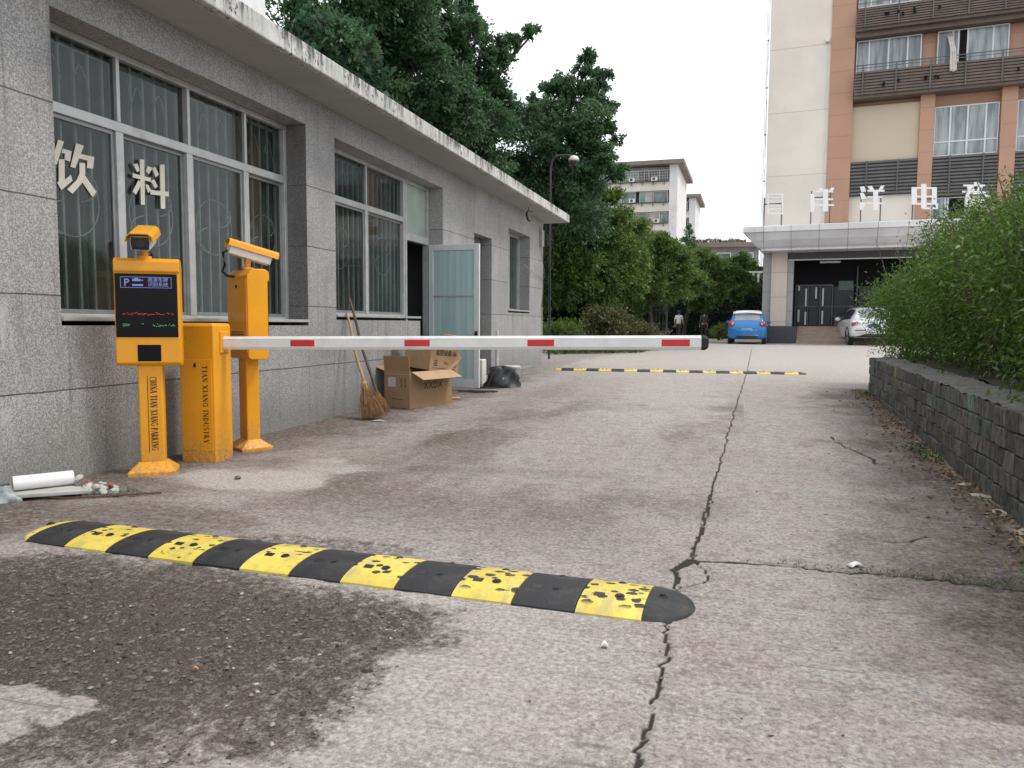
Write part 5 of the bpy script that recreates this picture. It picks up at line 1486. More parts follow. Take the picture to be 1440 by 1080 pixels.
# ================================================================== WALLS AND FENCES BEHIND
iw = thing('ivy_wall', 'wall overgrown with ivy, coloured dark for shade, behind the two people and the blue car', 'wall', (0, 0, 0))
P0, P1 = (-16.0, 45.6), (2.6, 50.6)
L_ = math.hypot(P1[0] - P0[0], P1[1] - P0[1]); ang = math.atan2(P1[1] - P0[1], P1[0] - P0[0])
wl = MB().span((0, 0, -.3), (L_, .4, 3.55)).build('masonry', pbr('shade_dark_masonry', (.05, .05, .05), .9, 0, .3, 1), iw)  # near-black wall colour deepens the shade under the crowns
wl.location = (P0[0], P0[1], .1); wl.rotation_euler = (0, 0, ang)
bl = thing('balustrade', 'white balustrade on top of the ivy-covered wall', 'balustrade', (-1.15, 49.85, 3.64), ang)
m = MB().span((0, -.08, .62), (2.9, .08, .72)).build('handrail', M['win_white'], bl)
for k in range(9):
    MB().lathe([(.05, -.05), (.07, .1), (.045, .3), (.075, .45), (.05, .62)], (.15 + k * .32, 0, 0), 8).build('baluster', M['win_white'], bl, smooth=60)
fe = thing('iron_fence', 'dark vertical-bar fence in the shade under the trees', 'fence', (-9.0, 31.0, .17), R(20))
m = MB()
for z in (.25, 1.45): m.span((0, -.02, z), (6.6, .02, z + .05))
for k in range(45): m.span((k * .147, -.012, 0), (k * .147 + .024, .012, 1.75))
m.build('bars', pbr('fence_iron', (.035, .03, .028), .7), fe)
for k in range(4): MB().span((k * 2.15, -.04, -.05), (k * 2.15 + .08, .04, 1.85)).build('fence_post', pbr('fence_post_iron', (.045, .04, .038), .7), fe)
# ================================================================== CARS (local +y is forward; rear bumper near y = 0)
def interp_st(st, y):
    ys = [s[0] for s in st]
    y = max(ys[0], min(ys[-1], y))
    for a, b in zip(st, st[1:]):
        if y <= b[0]:
            t = (y - a[0]) / (b[0] - a[0] + 1e-9)
            t = t * t * (3 - 2 * t) * .5 + t * .5
            return [a[i] + (b[i] - a[i]) * t for i in range(1, len(a))]
    return list(st[-1][1:])
def car(name, label, loc, rz, st, paint, roofpaint, spec):
    """st rows: y, z_bottom, z_belt, z_roof, half width bottom, belt, roof"""
    c = thing(name, label, 'car', loc, rz)
    def prof(y):
        zb, zl, zr, w0, w1, w2 = interp_st(st, y)
        hump = max(.0, zr - zl)
        return [(0, zb), (w0 * .85, zb), (w0, zb + .07), (w0 * .5 + w1 * .5 + .015, zb + (zl - zb) * .42), (w1 + .004, zb + (zl - zb) * .72), (w1 * .985, zl - .02), (w1 * .96, zl + hump * .06),
                (w2 * .62 + w1 * .36, zl + hump * .55), (w2, zl + hump * .90), (w2 * .82, zl + hump * .975), (w2 * .4, zr), (0, zr + .004)]
    ys = np.concatenate([np.linspace(st[0][0], st[0][0] + .9, 19), np.linspace(st[0][0] + .95, st[-1][0], 40)])
    m = MB(); rows = []
    for y in ys:
        p = prof(y)
        rows.append([m.bm.verts.new((x, y, z)) for x, z in p] + [m.bm.verts.new((-x, y, z)) for x, z in p[-2:0:-1]])
    n = len(rows[0])
    for A, B in zip(rows, rows[1:]):
        for i in range(n): m.bm.faces.new((A[i], A[(i + 1) % n], B[(i + 1) % n], B[i]))
    m.bm.faces.new(rows[0]); m.bm.faces.new(rows[-1])
    body = m.build('body', paint, c, smooth=38)
    def surf(y, k):               # k in [0, 11] on the half profile
        p = prof(y); i = min(int(k), 10); t = k - i
        return Vector((p[i][0] + (p[i + 1][0] - p[i][0]) * t, y, p[i][1] + (p[i + 1][1] - p[i][1]) * t))
    def patch(nm, mat, y0, y1, k0, k1, off, sides=(1, -1), nu=8, nv=6, mirror_full=False, parent=None):
        for s in sides:
            def fn(u, v):
                y = y0(v) + (y1(v) - y0(v)) * u if callable(y0) else y0 + (y1 - y0) * u
                k = k0 + (k1 - k0) * v
                e = .01
                P = surf(y, k); a = surf(y + e, k) - surf(y - e, k); b = surf(y, min(11, k + e)) - surf(y, k - e)
                nn = a.cross(b).normalized() * -1
                if nn.z < 0 and k > 8: nn = -nn
                if nn.x < 0 and k <= 8: nn = -nn
                P = P + nn * off
                return Vector((s * P.x, P.y, P.z))
            MB().grid(fn, nu, nv).build(nm, mat, parent or c, smooth=50)
    return c, body, surf, patch, prof
def wheel(c, x, y, r, w):
    t = MB().cyl((x - w / 2, y, r), (x + w / 2, y, r), r, n=28)
    ty = t.build('wheel', M['rubber'], c, bevel=.025, seg=2, smooth=40)
    s = 1 if x > 0 else -1
    rm = MB().cyl((x + s * (w / 2 - .01), y, r), (x + s * (w / 2 + .006), y, r), r * .62, n=24)
    for k in range(5):
        a = k * 2 * math.pi / 5
        rm.box((x + s * (w / 2 + .008), y + math.cos(a) * r * .3, r + math.sin(a) * r * .3), (.012, .045, r * .52), 0, Matrix.Rotation(a - math.pi / 2, 3, 'X'))
    rm.build('rim', M['steel'], ty)
def car_paint(name, col):
    t = NT(name)
    t.set(col=col, rough=.34, coat=.45, metal=.1)
    return t.m
M['car_glass'] = pbr('car_glass', (.03, .036, .04), .05, 0, .1, 2, spec=.8)
M['rear_glass'] = pbr('rear_window_glass', (.26, .30, .31), .10, 0, .1, 2, spec=.8)
M['tail'] = pbr('tail_lamp_red', (.30, .015, .03), .15, 0, .2, 12, coat=.5)
M['tail_clear'] = pbr('tail_lamp_clear', (.55, .40, .42), .15, 0, .1, 12)
M['plate_green'] = pbr('plate_pale_green', (.24, .50, .36), .4, 0, .1, 4)
M['plate_blue'] = pbr('plate_blue', (.03, .09, .34), .4)
blue, white_p = car_paint('blue_car_paint', (.006, .17, .47)), car_paint('white_car_paint', (.76, .77, .78))
# --- blue hatchback
ST = [(0.0, .34, .72, .74, .62, .68, .60), (.05, .27, .86, .90, .72, .78, .66), (.16, .24, .93, 1.02, .77, .825, .66), (.36, .22, .95, 1.33, .80, .845, .62), (.62, .21, .95, 1.47, .82, .85, .62),
      (1.2, .20, .94, 1.52, .82, .855, .63), (2.1, .20, .92, 1.52, .82, .855, .63), (2.9, .20, .90, 1.20, .82, .85, .60), (3.25, .20, .89, .96, .82, .84, .66), (3.75, .22, .80, .84, .78, .78, .62), (4.0, .30, .62, .64, .62, .62, .5)]
c1, b1, surf1, patch1, prof1 = car('parked_car', 'blue hatchback with a white roof parked facing the ivy wall, rear toward the viewer', (.40, 35.75, float(gz(35.8))), R(-2), ST, blue, None, None)
patch1('side_window', M['car_glass'], .75, 2.55, 6.15, 7.85, .006)
patch1('roof', white_p, .50, 2.35, 8.2, 10.99, .008)
patch1('rear_window', M['rear_glass'], .19, .47, 8.9, 10.99, .012)
MB().grid(lambda u, v: (1.24 * (u - .5), .42 - .16 * (v - .0) , 1.505 - .09 * v - .05 * (2 * u - 1) ** 2), 10, 2).build('roof_spoiler', white_p, c1, smooth=60).modifiers.new('s', 'SOLIDIFY').thickness = .035
for s in (1, -1):
    tl = MB().sphere((s * .665, .075, .885), (.16, .10, .14), 18, 12).build('tail_lamp', M['tail'], c1, smooth=60)
    MB().sphere((s * .63, .00, .90), (.055, .05, .05), 14, 9).build('lens', M['tail_clear'], tl, smooth=60)
    mi = MB().sphere((s * .93, 2.35, 1.0), (.09, .06, .07), 14, 9).build('mirror', blue, c1, smooth=60)
    wheel(c1, s * .73, .62, .30, .19); wheel(c1, s * .73, 3.15, .30, .19)
MB().grid(lambda u, v: (1.50 * (u - .5), -.035 + .16 * abs(2 * u - 1) ** 3, .36 + .30 * v - .0), 16, 4).build('bumper', blue, c1, smooth=60).modifiers.new('s', 'SOLIDIFY').thickness = .04
MB().grid(lambda u, v: (1.36 * (u - .5), -.045 + .17 * abs(2 * u - 1) ** 3, .30 + .06 * v), 16, 2).build('bumper_valance', M['black'], c1, smooth=60).modifiers.new('s', 'SOLIDIFY').thickness = .03
MB().grid(lambda u, v: (1.2 * (u - .5), -.082 + .15 * abs(2 * u - 1) ** 3, .395 + .018 * v), 12, 1).build('chrome_strip', M['steel'], c1).modifiers.new('s', 'SOLIDIFY').thickness = .012
MB().span((-.36, -.02, .57), (.36, .02, .74)).build('plate_recess', car_paint('blue_recess_paint', (.02, .20, .45)), c1, bevel=.01)
MB().span((-.22, -.032, .59), (.22, -.021, .71)).build('number_plate', M['plate_green'], c1)
MB().box((.12, .04, .30), (.5, .5, .1)).build('underbody', M['black'], c1)
MB().box((0, .30, 1.0), (.38, .012, .012), 0, Matrix.Rotation(R(8), 3, 'Y')).build('rear_wiper', M['black'], c1)
# --- white SUV
ST = [(0.0, .52, .95, .98, .70, .76, .70), (.06, .40, 1.02, 1.06, .84, .88, .74), (.16, .34, 1.06, 1.16, .88, .92, .70), (.40, .32, 1.07, 1.52, .90, .94, .66), (.7, .30, 1.07, 1.64, .91, .945, .66),
      (1.4, .29, 1.06, 1.68, .91, .945, .67), (2.6, .28, 1.03, 1.66, .91, .945, .66), (3.3, .28, 1.01, 1.24, .91, .94, .62), (3.6, .28, 1.0, 1.05, .91, .93, .7), (4.3, .30, .92, .95, .88, .88, .7), (4.62, .40, .72, .74, .7, .7, .6)]
c2, b2_, surf2, patch2, prof2 = car('parked_car', 'white SUV parked before the entrance steps, half hidden by the hedge', (5.62, 36.0, float(gz(36))), R(1.5), ST, white_p, None, None)
patch2('side_window', M['car_glass'], .62, 3.0, 6.15, 7.85, .006)
patch2('rear_window', M['rear_glass'], .19, .46, 9.0, 10.99, .012)
for s in (1, -1):
    tl = MB().prism([(s * .90, -.0, .84), (s * .90, -.0, 1.0), (s * .60, -.0, 1.0), (s * .44, -.0, .93), (s * .52, -.0, .86)], (0, .16, 0)).build('tail_lamp', M['tail'], c2, bevel=.012)
    mi = MB().sphere((s * 1.08, 2.75, 1.15), (.12, .07, .09), 14, 9).build('mirror', white_p, c2, smooth=60)
    wheel(c2, s * .80, .85, .36, .24); wheel(c2, s * .80, 3.7, .36, .24)
    ar = MB()
    ar.tube([(s * .945, .85 + .42 * math.cos(a), .36 + .42 * math.sin(a)) for a in np.linspace(0, math.pi, 16)], .03, 6)
    ar.build('wheel_arch', M['black'], c2, smooth=50)
    MB().box((s * .55, -.035, .66), (.42, .03, .035)).build('reflector', pbr('dark_red_reflector', (.14, .01, .015), .3), c2, bevel=.005)
MB().grid(lambda u, v: (1.82 * (u - .5), -.02 + .15 * abs(2 * u - 1) ** 3, .50 + .26 * v), 16, 4).build('bumper', white_p, c2, smooth=60).modifiers.new('s', 'SOLIDIFY').thickness = .05
MB().grid(lambda u, v: (1.70 * (u - .5), .0 + .15 * abs(2 * u - 1) ** 3, .36 + .14 * v), 16, 2).build('bumper_valance', M['black'], c2, smooth=60).modifiers.new('s', 'SOLIDIFY').thickness = .04
MB().span((-.70, -.03, .545), (.70, -.012, .57)).build('chrome_strip', M['steel'], c2)
MB().span((-.24, -.05, .80), (.24, -.03, .92)).build('number_plate', M['plate_blue'], c2)
MB().box((0, 2.0, .36), (1.6, 3.4, .1)).build('underbody', M['black'], c2)

# ================================================================== PEOPLE
M['skin'] = pbr('skin', (.42, .26, .19), .55, 0, .06, 8)
M['hair'] = pbr('black_hair', (.012, .011, .011), .6)
def skin_obj(name, V, E, Rr, mat, parent, root=0, sub=2):
    me = bpy.data.meshes.new(name)
    me.from_pydata(V, E, [])
    me.materials.append(mat)
    o = link(bpy.data.objects.new(name, me), parent)
    s = o.modifiers.new('skin', 'SKIN'); s.use_smooth_shade = True
    for i, r in enumerate(Rr):
        r = r if isinstance(r, tuple) else (r, r)
        me.skin_vertices[0].data[i].radius = r
        me.skin_vertices[0].data[i].use_root = i == root
    b = o.modifiers.new('sub', 'SUBSURF'); b.levels = sub; b.render_levels = sub
    return o
def person(label, loc, rz, H, shirt, trousers, stride, sleeve, arm_pose):
    p = thing('person', label, 'person', loc, rz)
    k = H / 1.7
    def sc(v): return [tuple(c * k for c in q) for q in v]
    f = stride
    J = dict(pel=(0, 0, .93), waist=(0, .0, 1.08), chest=(0, .01, 1.28), up=(0, .0, 1.40), neck=(0, -.005, 1.47), h0=(0, -.015, 1.54), h1=(0, -.01, 1.62), h2=(0, .0, 1.68))
    names = list(J); V = [J[n] for n in names]; E = [(i, i + 1) for i in range(len(V) - 1)]
    Rr = [(.15, .11), (.135, .095), (.155, .105), (.12, .08), (.052, .055), (.062, .075), (.075, .088), (.055, .062)]
    def add(par, pts, rad):
        for q, r in zip(pts, rad):
            V.append(q); Rr.append(r); E.append((par, len(V) - 1)); par = len(V) - 1
        return par
    tips = []
    for s in (1, -1):
        fs = f * s
        add(0, [(s * .09, 0, .86), (s * .10, -fs * .12, .48), (s * .105, -fs * .18 + .03, .09), (s * .11, -fs * .18 - .10, .035)], [.10, .062, .042, .035])
        e = arm_pose[0 if s > 0 else 1]
        hnd = add(3, [(s * .17, 0, 1.39), (s * .22, e[0], 1.12), (s * (.22 + e[2]), e[1], .90), (s * (.215 + e[2]), e[1] - .02, .84)], [.058, .043, .031, .034])
        tips.append(hnd)
        hp = V[hnd]
        for q, ln in ((-.022, .075), (-.007, .09), (.008, .085), (.022, .065)):
            add(hnd, [(hp[0], hp[1] + q, hp[2] - .05), (hp[0] - s * .006, hp[1] + q * 1.1, hp[2] - .03 - ln)], [.0105, .0085])
        add(hnd, [(hp[0] - s * .01, hp[1] - .036, hp[2] - .02), (hp[0] - s * .015, hp[1] - .046, hp[2] - .05)], [.011, .009])
    body = skin_obj('body', sc(V), E, [tuple(x * k for x in (r if isinstance(r, tuple) else (r, r))) for r in Rr], M['skin'], p)
    # face details (nose, ears) and hair
    MB().sphere((0, -.10 * k, 1.585 * k), (.013 * k, .02 * k, .018 * k), 8, 6).sphere((.078 * k, 0, 1.595 * k), (.01 * k, .02 * k, .03 * k), 8, 6).sphere((-.078 * k, 0, 1.595 * k), (.01 * k, .02 * k, .03 * k), 8, 6).build('face', M['skin'], body, smooth=60)
    h = MB()
    h.sphere((0, .022 * k, 1.64 * k), (.094 * k, .104 * k, .098 * k), 20, 14)
    h.sphere((0, .06 * k, 1.57 * k), (.07 * k, .05 * k, .07 * k), 14, 10)
    h.build('hair', M['hair'], p, smooth=60)
    # shirt
    V2 = [(0, 0, .90), (0, 0, 1.08), (0, .01, 1.28), (0, 0, 1.40), (0, -.003, 1.455)]; E2 = [(0, 1), (1, 2), (2, 3), (3, 4)]; R2 = [(.178, .128), (.158, .115), (.170, .120), (.132, .092), (.064, .066)]
    for s in (1, -1):
        e = arm_pose[0 if s > 0 else 1]
        pts = [(s * .17, 0, 1.39), (s * .205, e[0] * .7, 1.20)]
        rd = [.074, .066]
        if sleeve: pts += [(s * .22, e[0], 1.12), (s * (.22 + e[2]), e[1], .92)]; rd += [.056, .044]
        par = 3
        for q, r in zip(pts, rd): V2.append(q); R2.append(r); E2.append((par, len(V2) - 1)); par = len(V2) - 1
    skin_obj('shirt', sc(V2), E2, [tuple(x * k for x in (r if isinstance(r, tuple) else (r, r))) for r in R2], shirt, p)
    V3 = [(0, 0, .98), (0, 0, .90)]; E3 = [(0, 1)]; R3 = [(.155, .112), (.158, .118)]
    for s in (1, -1):
        fs = f * s; par = 1
        for q, r in zip([(s * .092, 0, .80), (s * .10, -fs * .12, .48), (s * .105, -fs * .18 + .03, .10)], [.108, .075, .06]):
            V3.append(q); R3.append(r); E3.append((par, len(V3) - 1)); par = len(V3) - 1
    skin_obj('trousers', sc(V3), E3, [tuple(x * k for x in (r if isinstance(r, tuple) else (r, r))) for r in R3], trousers, p)
    for s in (1, -1):
        fs = f * s
        MB().sphere((s * .108 * k, (-fs * .18 - .04) * k, .035 * k), (.048 * k, .125 * k, .045 * k), 14, 8).build('shoe', M['black'], p, smooth=60)
    return p
person('person in a loose white shirt and dark trousers walking under the trees', (-3.25, 45.2, float(gz(45.2))), R(160), 1.62, pbr('white_shirt', (.55, .56, .57), .85, 0, .08, 6), pbr('dark_trousers', (.02, .02, .024), .85), .9, False, ((.10, -.05, .04), (-.06, -.16, .02)))
person('person in dark clothes standing beyond the tip of the boom', (-1.85, 45.6, float(gz(45.6))), R(200), 1.62, pbr('dark_jacket', (.045, .045, .05), .85, 0, .15, 6), pbr('black_trousers', (.015, .015, .018), .85), .5, True, ((.03, -.08, .03), (-.02, -.10, .03)))
# ================================================================== RETAINING WALL, HEDGE
def stone_mat():
    t = NT('dark_stone_blocks')
    g = t.n('ShaderNodeNewGeometry').outputs['Random Per Island']
    w = t.coord('World')
    c = t.mix(t.ramp(g, 0, .6), (.075, .070, .064), (.145, .132, .122))
    c = t.mix(t.ramp(g, .60, .85), c, (.105, .12, .105))
    c = t.mix(t.ramp(g, .965, .975), c, (.24, .21, .12))
    c = t.mix(t.ramp(g, .985, .99), c, (.15, .22, .18))
    f = t.noise(t.scaled(w, (1, 1, .4)), 26, 6, .7)
    c = t.mix(t.ramp(f, .42, .66), c, (.04, .038, .036))
    c = t.mix(t.ramp(f, .30, .42, .5, 0), c, (.19, .18, .165))
    c = t.mix(t.ramp(t.noise(w, 3, 5, .65), .54, .7, 0, .5), c, (.07, .085, .05))
    t.bump(f, .8, .012)
    t.set(col=c, rough=.85, spec=.25)
    return t.m
M['stone'] = stone_mat()
M['mortar'] = pbr('wall_mortar', (.06, .057, .053), .95, 0, .3, 12, bump=.4)
def wall_x(y): return 1.47 + (y - 4.6) * .052
def wtop(y): return .585 + .002 * (y - 6)
rw = thing('retaining_wall', 'low retaining wall of dark stone blocks under the hedge', 'wall', (0, 0, 0))
rs = random.Random(21)
m = MB()
Y0, Y1, NC = 1.5, 12.0, 5
for k in range(NC):
    z0 = .0 + k * .115; z1 = z0 + .109
    y = Y0 - rs.random() * .2
    while y < Y1:
        w = rs.choice([.11, .14, .16, .19, .22]) * rs.uniform(.9, 1.1)
        y2 = min(y + w, Y1)
        d = rs.uniform(.0, .022)
        g0 = float(gz((y + y2) / 2))
        if z1 > g0 - .05 and y2 - y > .03:
            xx = wall_x((y + y2) / 2)
            j = lambda: rs.uniform(-.004, .004)
            f = [(xx - .012 - d + j(), y + .004 + j(), z0 + j()), (xx - .012 - d + j(), y2 - .004 + j(), z0 + j()), (xx - .012 - d + j(), y2 - .004 + j(), z1 + j()), (xx - .012 - d + j(), y + .004 + j(), z1 + j())]
            m.prism(f, (.09, 0, 0))
        y = y2
# far return face
for k in range(NC):
    z0 = .0 + k * .115; x = wall_x(12) + .06
    while x < 4.4:
        w = rs.choice([.12, .16, .2]); m.box((x + w / 2, 12.01, z0 + .055), (w - .008, .06, .108)); x += w
m.build('stonework', M['stone'], rw, bevel=.007)
m = MB()
m.prism([(wall_x(Y0) + .03, Y0, -.05), (wall_x(12) + .03, 11.98, -.05), (wall_x(12) + .30, 11.98, -.05), (wall_x(Y0) + .30, Y0, -.05)], (0, 0, .62))
m.build('core', M['mortar'], rw)
def copf(u, v):
    y = Y0 + (12.0 - Y0) * u
    return (wall_x(y) - .02 + .30 * v + .008 * math.sin(y * 9), y, .574 + .012 * math.sin(y * 5 + v * 4) * .5 + .02 * v + .006 * math.sin(y * 31 + v * 11))
MB().grid(copf, 200, 8).build('coping', pbr('mossy_coping', (.125, .12, .108), .95, 0, .3, 9, bump=.8, bscale=50, dirt=(.05, .065, .03), dscale=8, damt=.8), rw, smooth=60)
so = MB().grid(lambda u, v: (wall_x(Y0 + 10.4 * u) + .27 + 5.5 * v, Y0 + 10.4 * u, .585 + .03 * math.sin(u * 40 + v * 9)), 60, 12).build('soil', pbr('dark_soil', (.04, .032, .024), .95, 0, .3, 9, bump=.6), None)
tag(so, None, None, None, 'structure')

# ------------------------------------------------------------------ leaves
def leaf_mat(name, dark, light, hi=None, trans=.25, rough=.45):
    t = NT(name)
    a = t.n('ShaderNodeAttribute', attribute_name='tone').outputs['Fac']
    c = t.mix(t.ramp(a, .0, .8), dark, light)
    if hi: c = t.mix(t.ramp(a, .9, .97), c, hi)
    t.set(col=c, rough=rough, spec=.3)
    tr = t.n('ShaderNodeBsdfTranslucent')
    t.l(t.mix(.5, c, shade(light, 1.4)), tr.inputs['Color'])
    ms = t.n('ShaderNodeMixShader')
    ms.inputs[0].default_value = trans
    t.l(t.b.outputs[0], ms.inputs[1]); t.l(tr.outputs[0], ms.inputs[2])
    t.l(ms.outputs[0], t.out.inputs['Surface'])
    return t.m
def unit(v): return v / (np.linalg.norm(v, axis=-1, keepdims=True) + 1e-9)
def leaves(name, pos, axis, size, aspect, mat, parent, rs, tone=None, up=.5):
    N = len(pos)
    axis = unit(axis)
    nr = unit(rs.randn(N, 3) * .8 + np.array([0, 0, up]))
    side = unit(np.cross(axis, nr)); nr = np.cross(side, axis)
    s = size[:, None]
    b = pos; tip = pos + axis * s - nr * s * .12
    mid = pos + axis * s * .45
    l = mid + side * s * aspect * .5 + nr * s * .06; r = mid - side * s * aspect * .5 + nr * s * .06
    V = np.stack([b, r, tip, l], 1).reshape(-1, 3)
    F_ = np.arange(N * 4).reshape(N, 4)
    tn = np.clip(rs.rand(N) if tone is None else tone, 0, 1)
    return np_mesh(name, V, F_, mat, parent, False, {'tone': np.repeat(tn, 4)})
def clump_points(c, r, n, rs, spiky=.35, flat=.85):
    """leaves set along short twigs that radiate from the clump"""
    nt = max(6, n // 26)
    d = unit(rs.randn(nt, 3) + np.array([0, 0, .25]))
    a0 = rs.uniform(.15, .7, nt); a1 = rs.uniform(.78, 1.0 + spiky, nt)
    per = n // nt
    t = rs.rand(nt, per)
    q = a0[:, None] + (a1 - a0)[:, None] * t
    p = d[:, None, :] * q[..., None] * r
    p = p + rs.randn(nt, per, 3) * (.14 * r + .02)
    p[..., 2] = p[..., 2] * flat - .10 * r * q ** 2
    ax = d[:, None, :] * .7 + rs.randn(nt, per, 3) * .7
    tone = np.clip(rs.rand(nt)[:, None] * .55 + rs.rand(nt, per) * .45, 0, 1)
    return (p + np.array(c)).reshape(-1, 3), ax.reshape(-1, 3), tone.reshape(-1)
M['bark'] = pbr('tree_bark', (.06, .048, .04), .9, 0, .25, 10, bump=.6, bscale=30)
def tree(name, label, base, clumps, dens, lsize, asp, mat, seed, trunk_r=.16, fork=None, group=None, spiky=.35, cat='tree'):
    t = thing(name, label, cat, (0, 0, 0), 0, group)
    rs = np.random.RandomState(seed); rr = random.Random(seed)
    P, A, T = [], [], []
    for x, y, z, r in clumps:
        # every bough is a handful of tufts with gaps between them
        k = 9 if r > .5 else 5
        ds = unit(rs.randn(k, 3) + np.array([0, 0, .15]))
        for d in ds:
            q = rs.uniform(.45, .95)
            rr_ = r * rs.uniform(.30, .50)
            c_ = np.array((x, y, z)) + d * r * q * np.array([1, 1, .8])
            p, a, tn = clump_points(c_, rr_, max(30, int(dens * r * r / k)), rs, spiky + .4, .75)
            P.append(p); A.append(a + d * .5 + np.array([0, 0, -.25])); T.append(np.clip(tn * .7 + rs.rand() * .35, 0, 1))
    P, A, T = map(np.concatenate, (P, A, T))
    leaves('crown', P, A, lsize * rs.uniform(.7, 1.25, len(P)), asp, mat, t, rs, T)
    m = MB()
    c = np.array(clumps)
    fz = fork if fork else max(1.2, c[:, 2].min() - .5)
    cx, cy = c[:, 0].mean(), c[:, 1].mean()
    F0 = Vector((base[0] * .75 + cx * .25, base[1] * .75 + cy * .25, fz))
    B0 = Vector((base[0], base[1], float(gz(base[1])) - .05))
    m.tube([B0, B0.lerp(F0, .1) + Vector((.02, 0, 0)), B0.lerp(F0, .5) + Vector((rr.uniform(-.1, .1), rr.uniform(-.1, .1), 0)), F0], [trunk_r * 1.45, trunk_r * 1.05, trunk_r * .9, trunk_r * .75], 10)
    for x, y, z, r in clumps:
        E_ = Vector((x, y, z)); md = F0.lerp(E_, .5) + Vector((rr.uniform(-.3, .3), rr.uniform(-.3, .3), .12 * (E_ - F0).length))
        m.tube([F0, F0.lerp(md, .5) + Vector((0, 0, .05)), md, E_], [trunk_r * .5, trunk_r * .38, trunk_r * .27, trunk_r * .1], 6)
        for q in range(5):
            e = E_ + Vector((rr.uniform(-1, 1), rr.uniform(-1, 1), rr.uniform(-.5, 1))) * r * .75
            m.tube([md.lerp(E_, rr.uniform(.4, 1)), e], [trunk_r * .12, trunk_r * .04], 4)
    m.build('trunk', M['bark'], t, smooth=60)
    return t
UD = leaf_mat('shade_dark_leaf', (.006, .016, .010), (.020, .042, .022), None, .12, .45)  # near-black leaf colour paints the deep shade on understorey and ivy
DK = leaf_mat('dark_ficus_leaf', (.022, .058, .034), (.088, .17, .078), (.17, .26, .11), .42, .34)
MG = leaf_mat('mid_green_leaf', (.026, .056, .016), (.125, .20, .046), (.23, .30, .07), .34)
BR = leaf_mat('broad_leaf', (.02, .052, .03), (.055, .13, .07), (.07, .15, .06), .25, .35)
TREES = 'trees behind the guardhouse'
tree('ficus_tree', 'dark ficus tree rising over the left part of the guardhouse roof', (-10.4, 17.0), TREE_A, 7600, .118, .48, DK, 1, .22, 4.2, TREES)
tree('ficus_tree', 'dark ficus tree with ragged branch tips against the white sky', (-9.3, 21.6), TREE_B, 8600, .118, .46, DK, 2, .22, 4.4, TREES, .55)
tree('ficus_tree', 'dark ficus tree leaning right behind the dome camera pole', (-6.6, 24.4), TREE_C, 9000, .118, .46, DK, 3, .22, 3.4, TREES, .5)
bl_ = [(-8.05, 15.0, 6.75, .55), (-8.3, 14.4, 7.1, .5), (-7.95, 15.6, 6.35, .45), (-8.7, 14.4, 6.3, .55)]
tree('broadleaf_tree', 'broad-leaved tree with larger pale leaves just over the roof edge', (-9.9, 13.9), bl_, 900, .20, .55, BR, 4, .10, 4.6, TREES, .45)
SH = 'green trees at the end of the lane'
tree('green_tree', 'mid-green tree next to the guardhouse corner', (-4.9, 27.2), TREE_D, 6000, .14, .42, MG, 5, .11, 2.0, SH)
tree('green_tree', 'mid-green tree below the apartment block', (-3.6, 32.9), TREE_E, 5600, .15, .42, MG, 6, .10, 1.9, SH)
tree('green_tree', 'mid-green tree behind the tip of the boom', (-2.75, 41.2), TREE_F, 5200, .17, .42, MG, 7, .10, 2.0, SH)
tree('green_tree', 'bright green tree behind the white balustrade', (.5, 63.4), TREE_G, 3000, .24, .42, leaf_mat('bright_leaf', (.03, .06, .015), (.07, .14, .035), (.12, .2, .05)), 8, .12, 3.4, SH)
tree('conifer', 'small dark conifer at the right foot of the farther apartment block', (-4.6, 74.0), [(-4.6, 74, z, r) for z, r in ((6.2, 1.1), (7.2, .9), (8.1, .7), (8.9, .5), (9.6, .32), (10.1, .18))], 1500, .25, .3, DK, 9, .13, 5.0, None, .3)
# understorey added to fill in deep shade, leaves coloured near black for it
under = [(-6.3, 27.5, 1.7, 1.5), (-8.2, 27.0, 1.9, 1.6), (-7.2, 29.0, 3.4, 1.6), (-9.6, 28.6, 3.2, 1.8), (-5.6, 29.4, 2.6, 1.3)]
tree('understorey_tree', 'dense shrub-like tree coloured dark for the shade between the guardhouse and the iron fence', (-7.2, 28.4), under, 4200, .17, .45, UD, 10, .12, 1.0, SH)
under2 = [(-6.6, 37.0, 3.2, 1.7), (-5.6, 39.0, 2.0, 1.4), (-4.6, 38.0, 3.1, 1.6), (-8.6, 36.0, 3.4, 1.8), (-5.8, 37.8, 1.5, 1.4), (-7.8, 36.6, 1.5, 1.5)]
tree('understorey_tree', 'dense shrub-like tree coloured dark for the shade behind the iron fence', (-6.4, 37.2), under2, 4200, .18, .45, UD, 11, .12, 1.0, SH)
# ivy on the far wall
rs_ = np.random.RandomState(12)
def ivy(n, u0, u1, z0, z1, out, seed, name='ivy'):
    rs = np.random.RandomState(seed)
    u = rs.uniform(u0, u1, n); z = rs.uniform(z0, z1, n)
    bul = fbm(u, z, .9, 4, seed) * out
    d = bul * rs.uniform(.6, 1.1, n)
    ca, sa = math.cos(ang), math.sin(ang)
    top = 3.7 + .45 * (fbm(u, u * 0, .8, 3, 5) - .4)
    k = z < top
    u, z, d = u[k], z[k], d[k]
    p = np.stack([P0[0] + ca * u + sa * d, P0[1] + sa * u - ca * d, z + .1], -1)
    ax = rs.randn(len(p), 3) * .7 + np.array([sa, -ca, -.5])
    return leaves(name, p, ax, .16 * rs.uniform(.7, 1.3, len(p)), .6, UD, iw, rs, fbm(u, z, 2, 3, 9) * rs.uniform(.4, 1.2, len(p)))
ivy(26000, 0, L_, 0, 4.15, 1.1, 14)
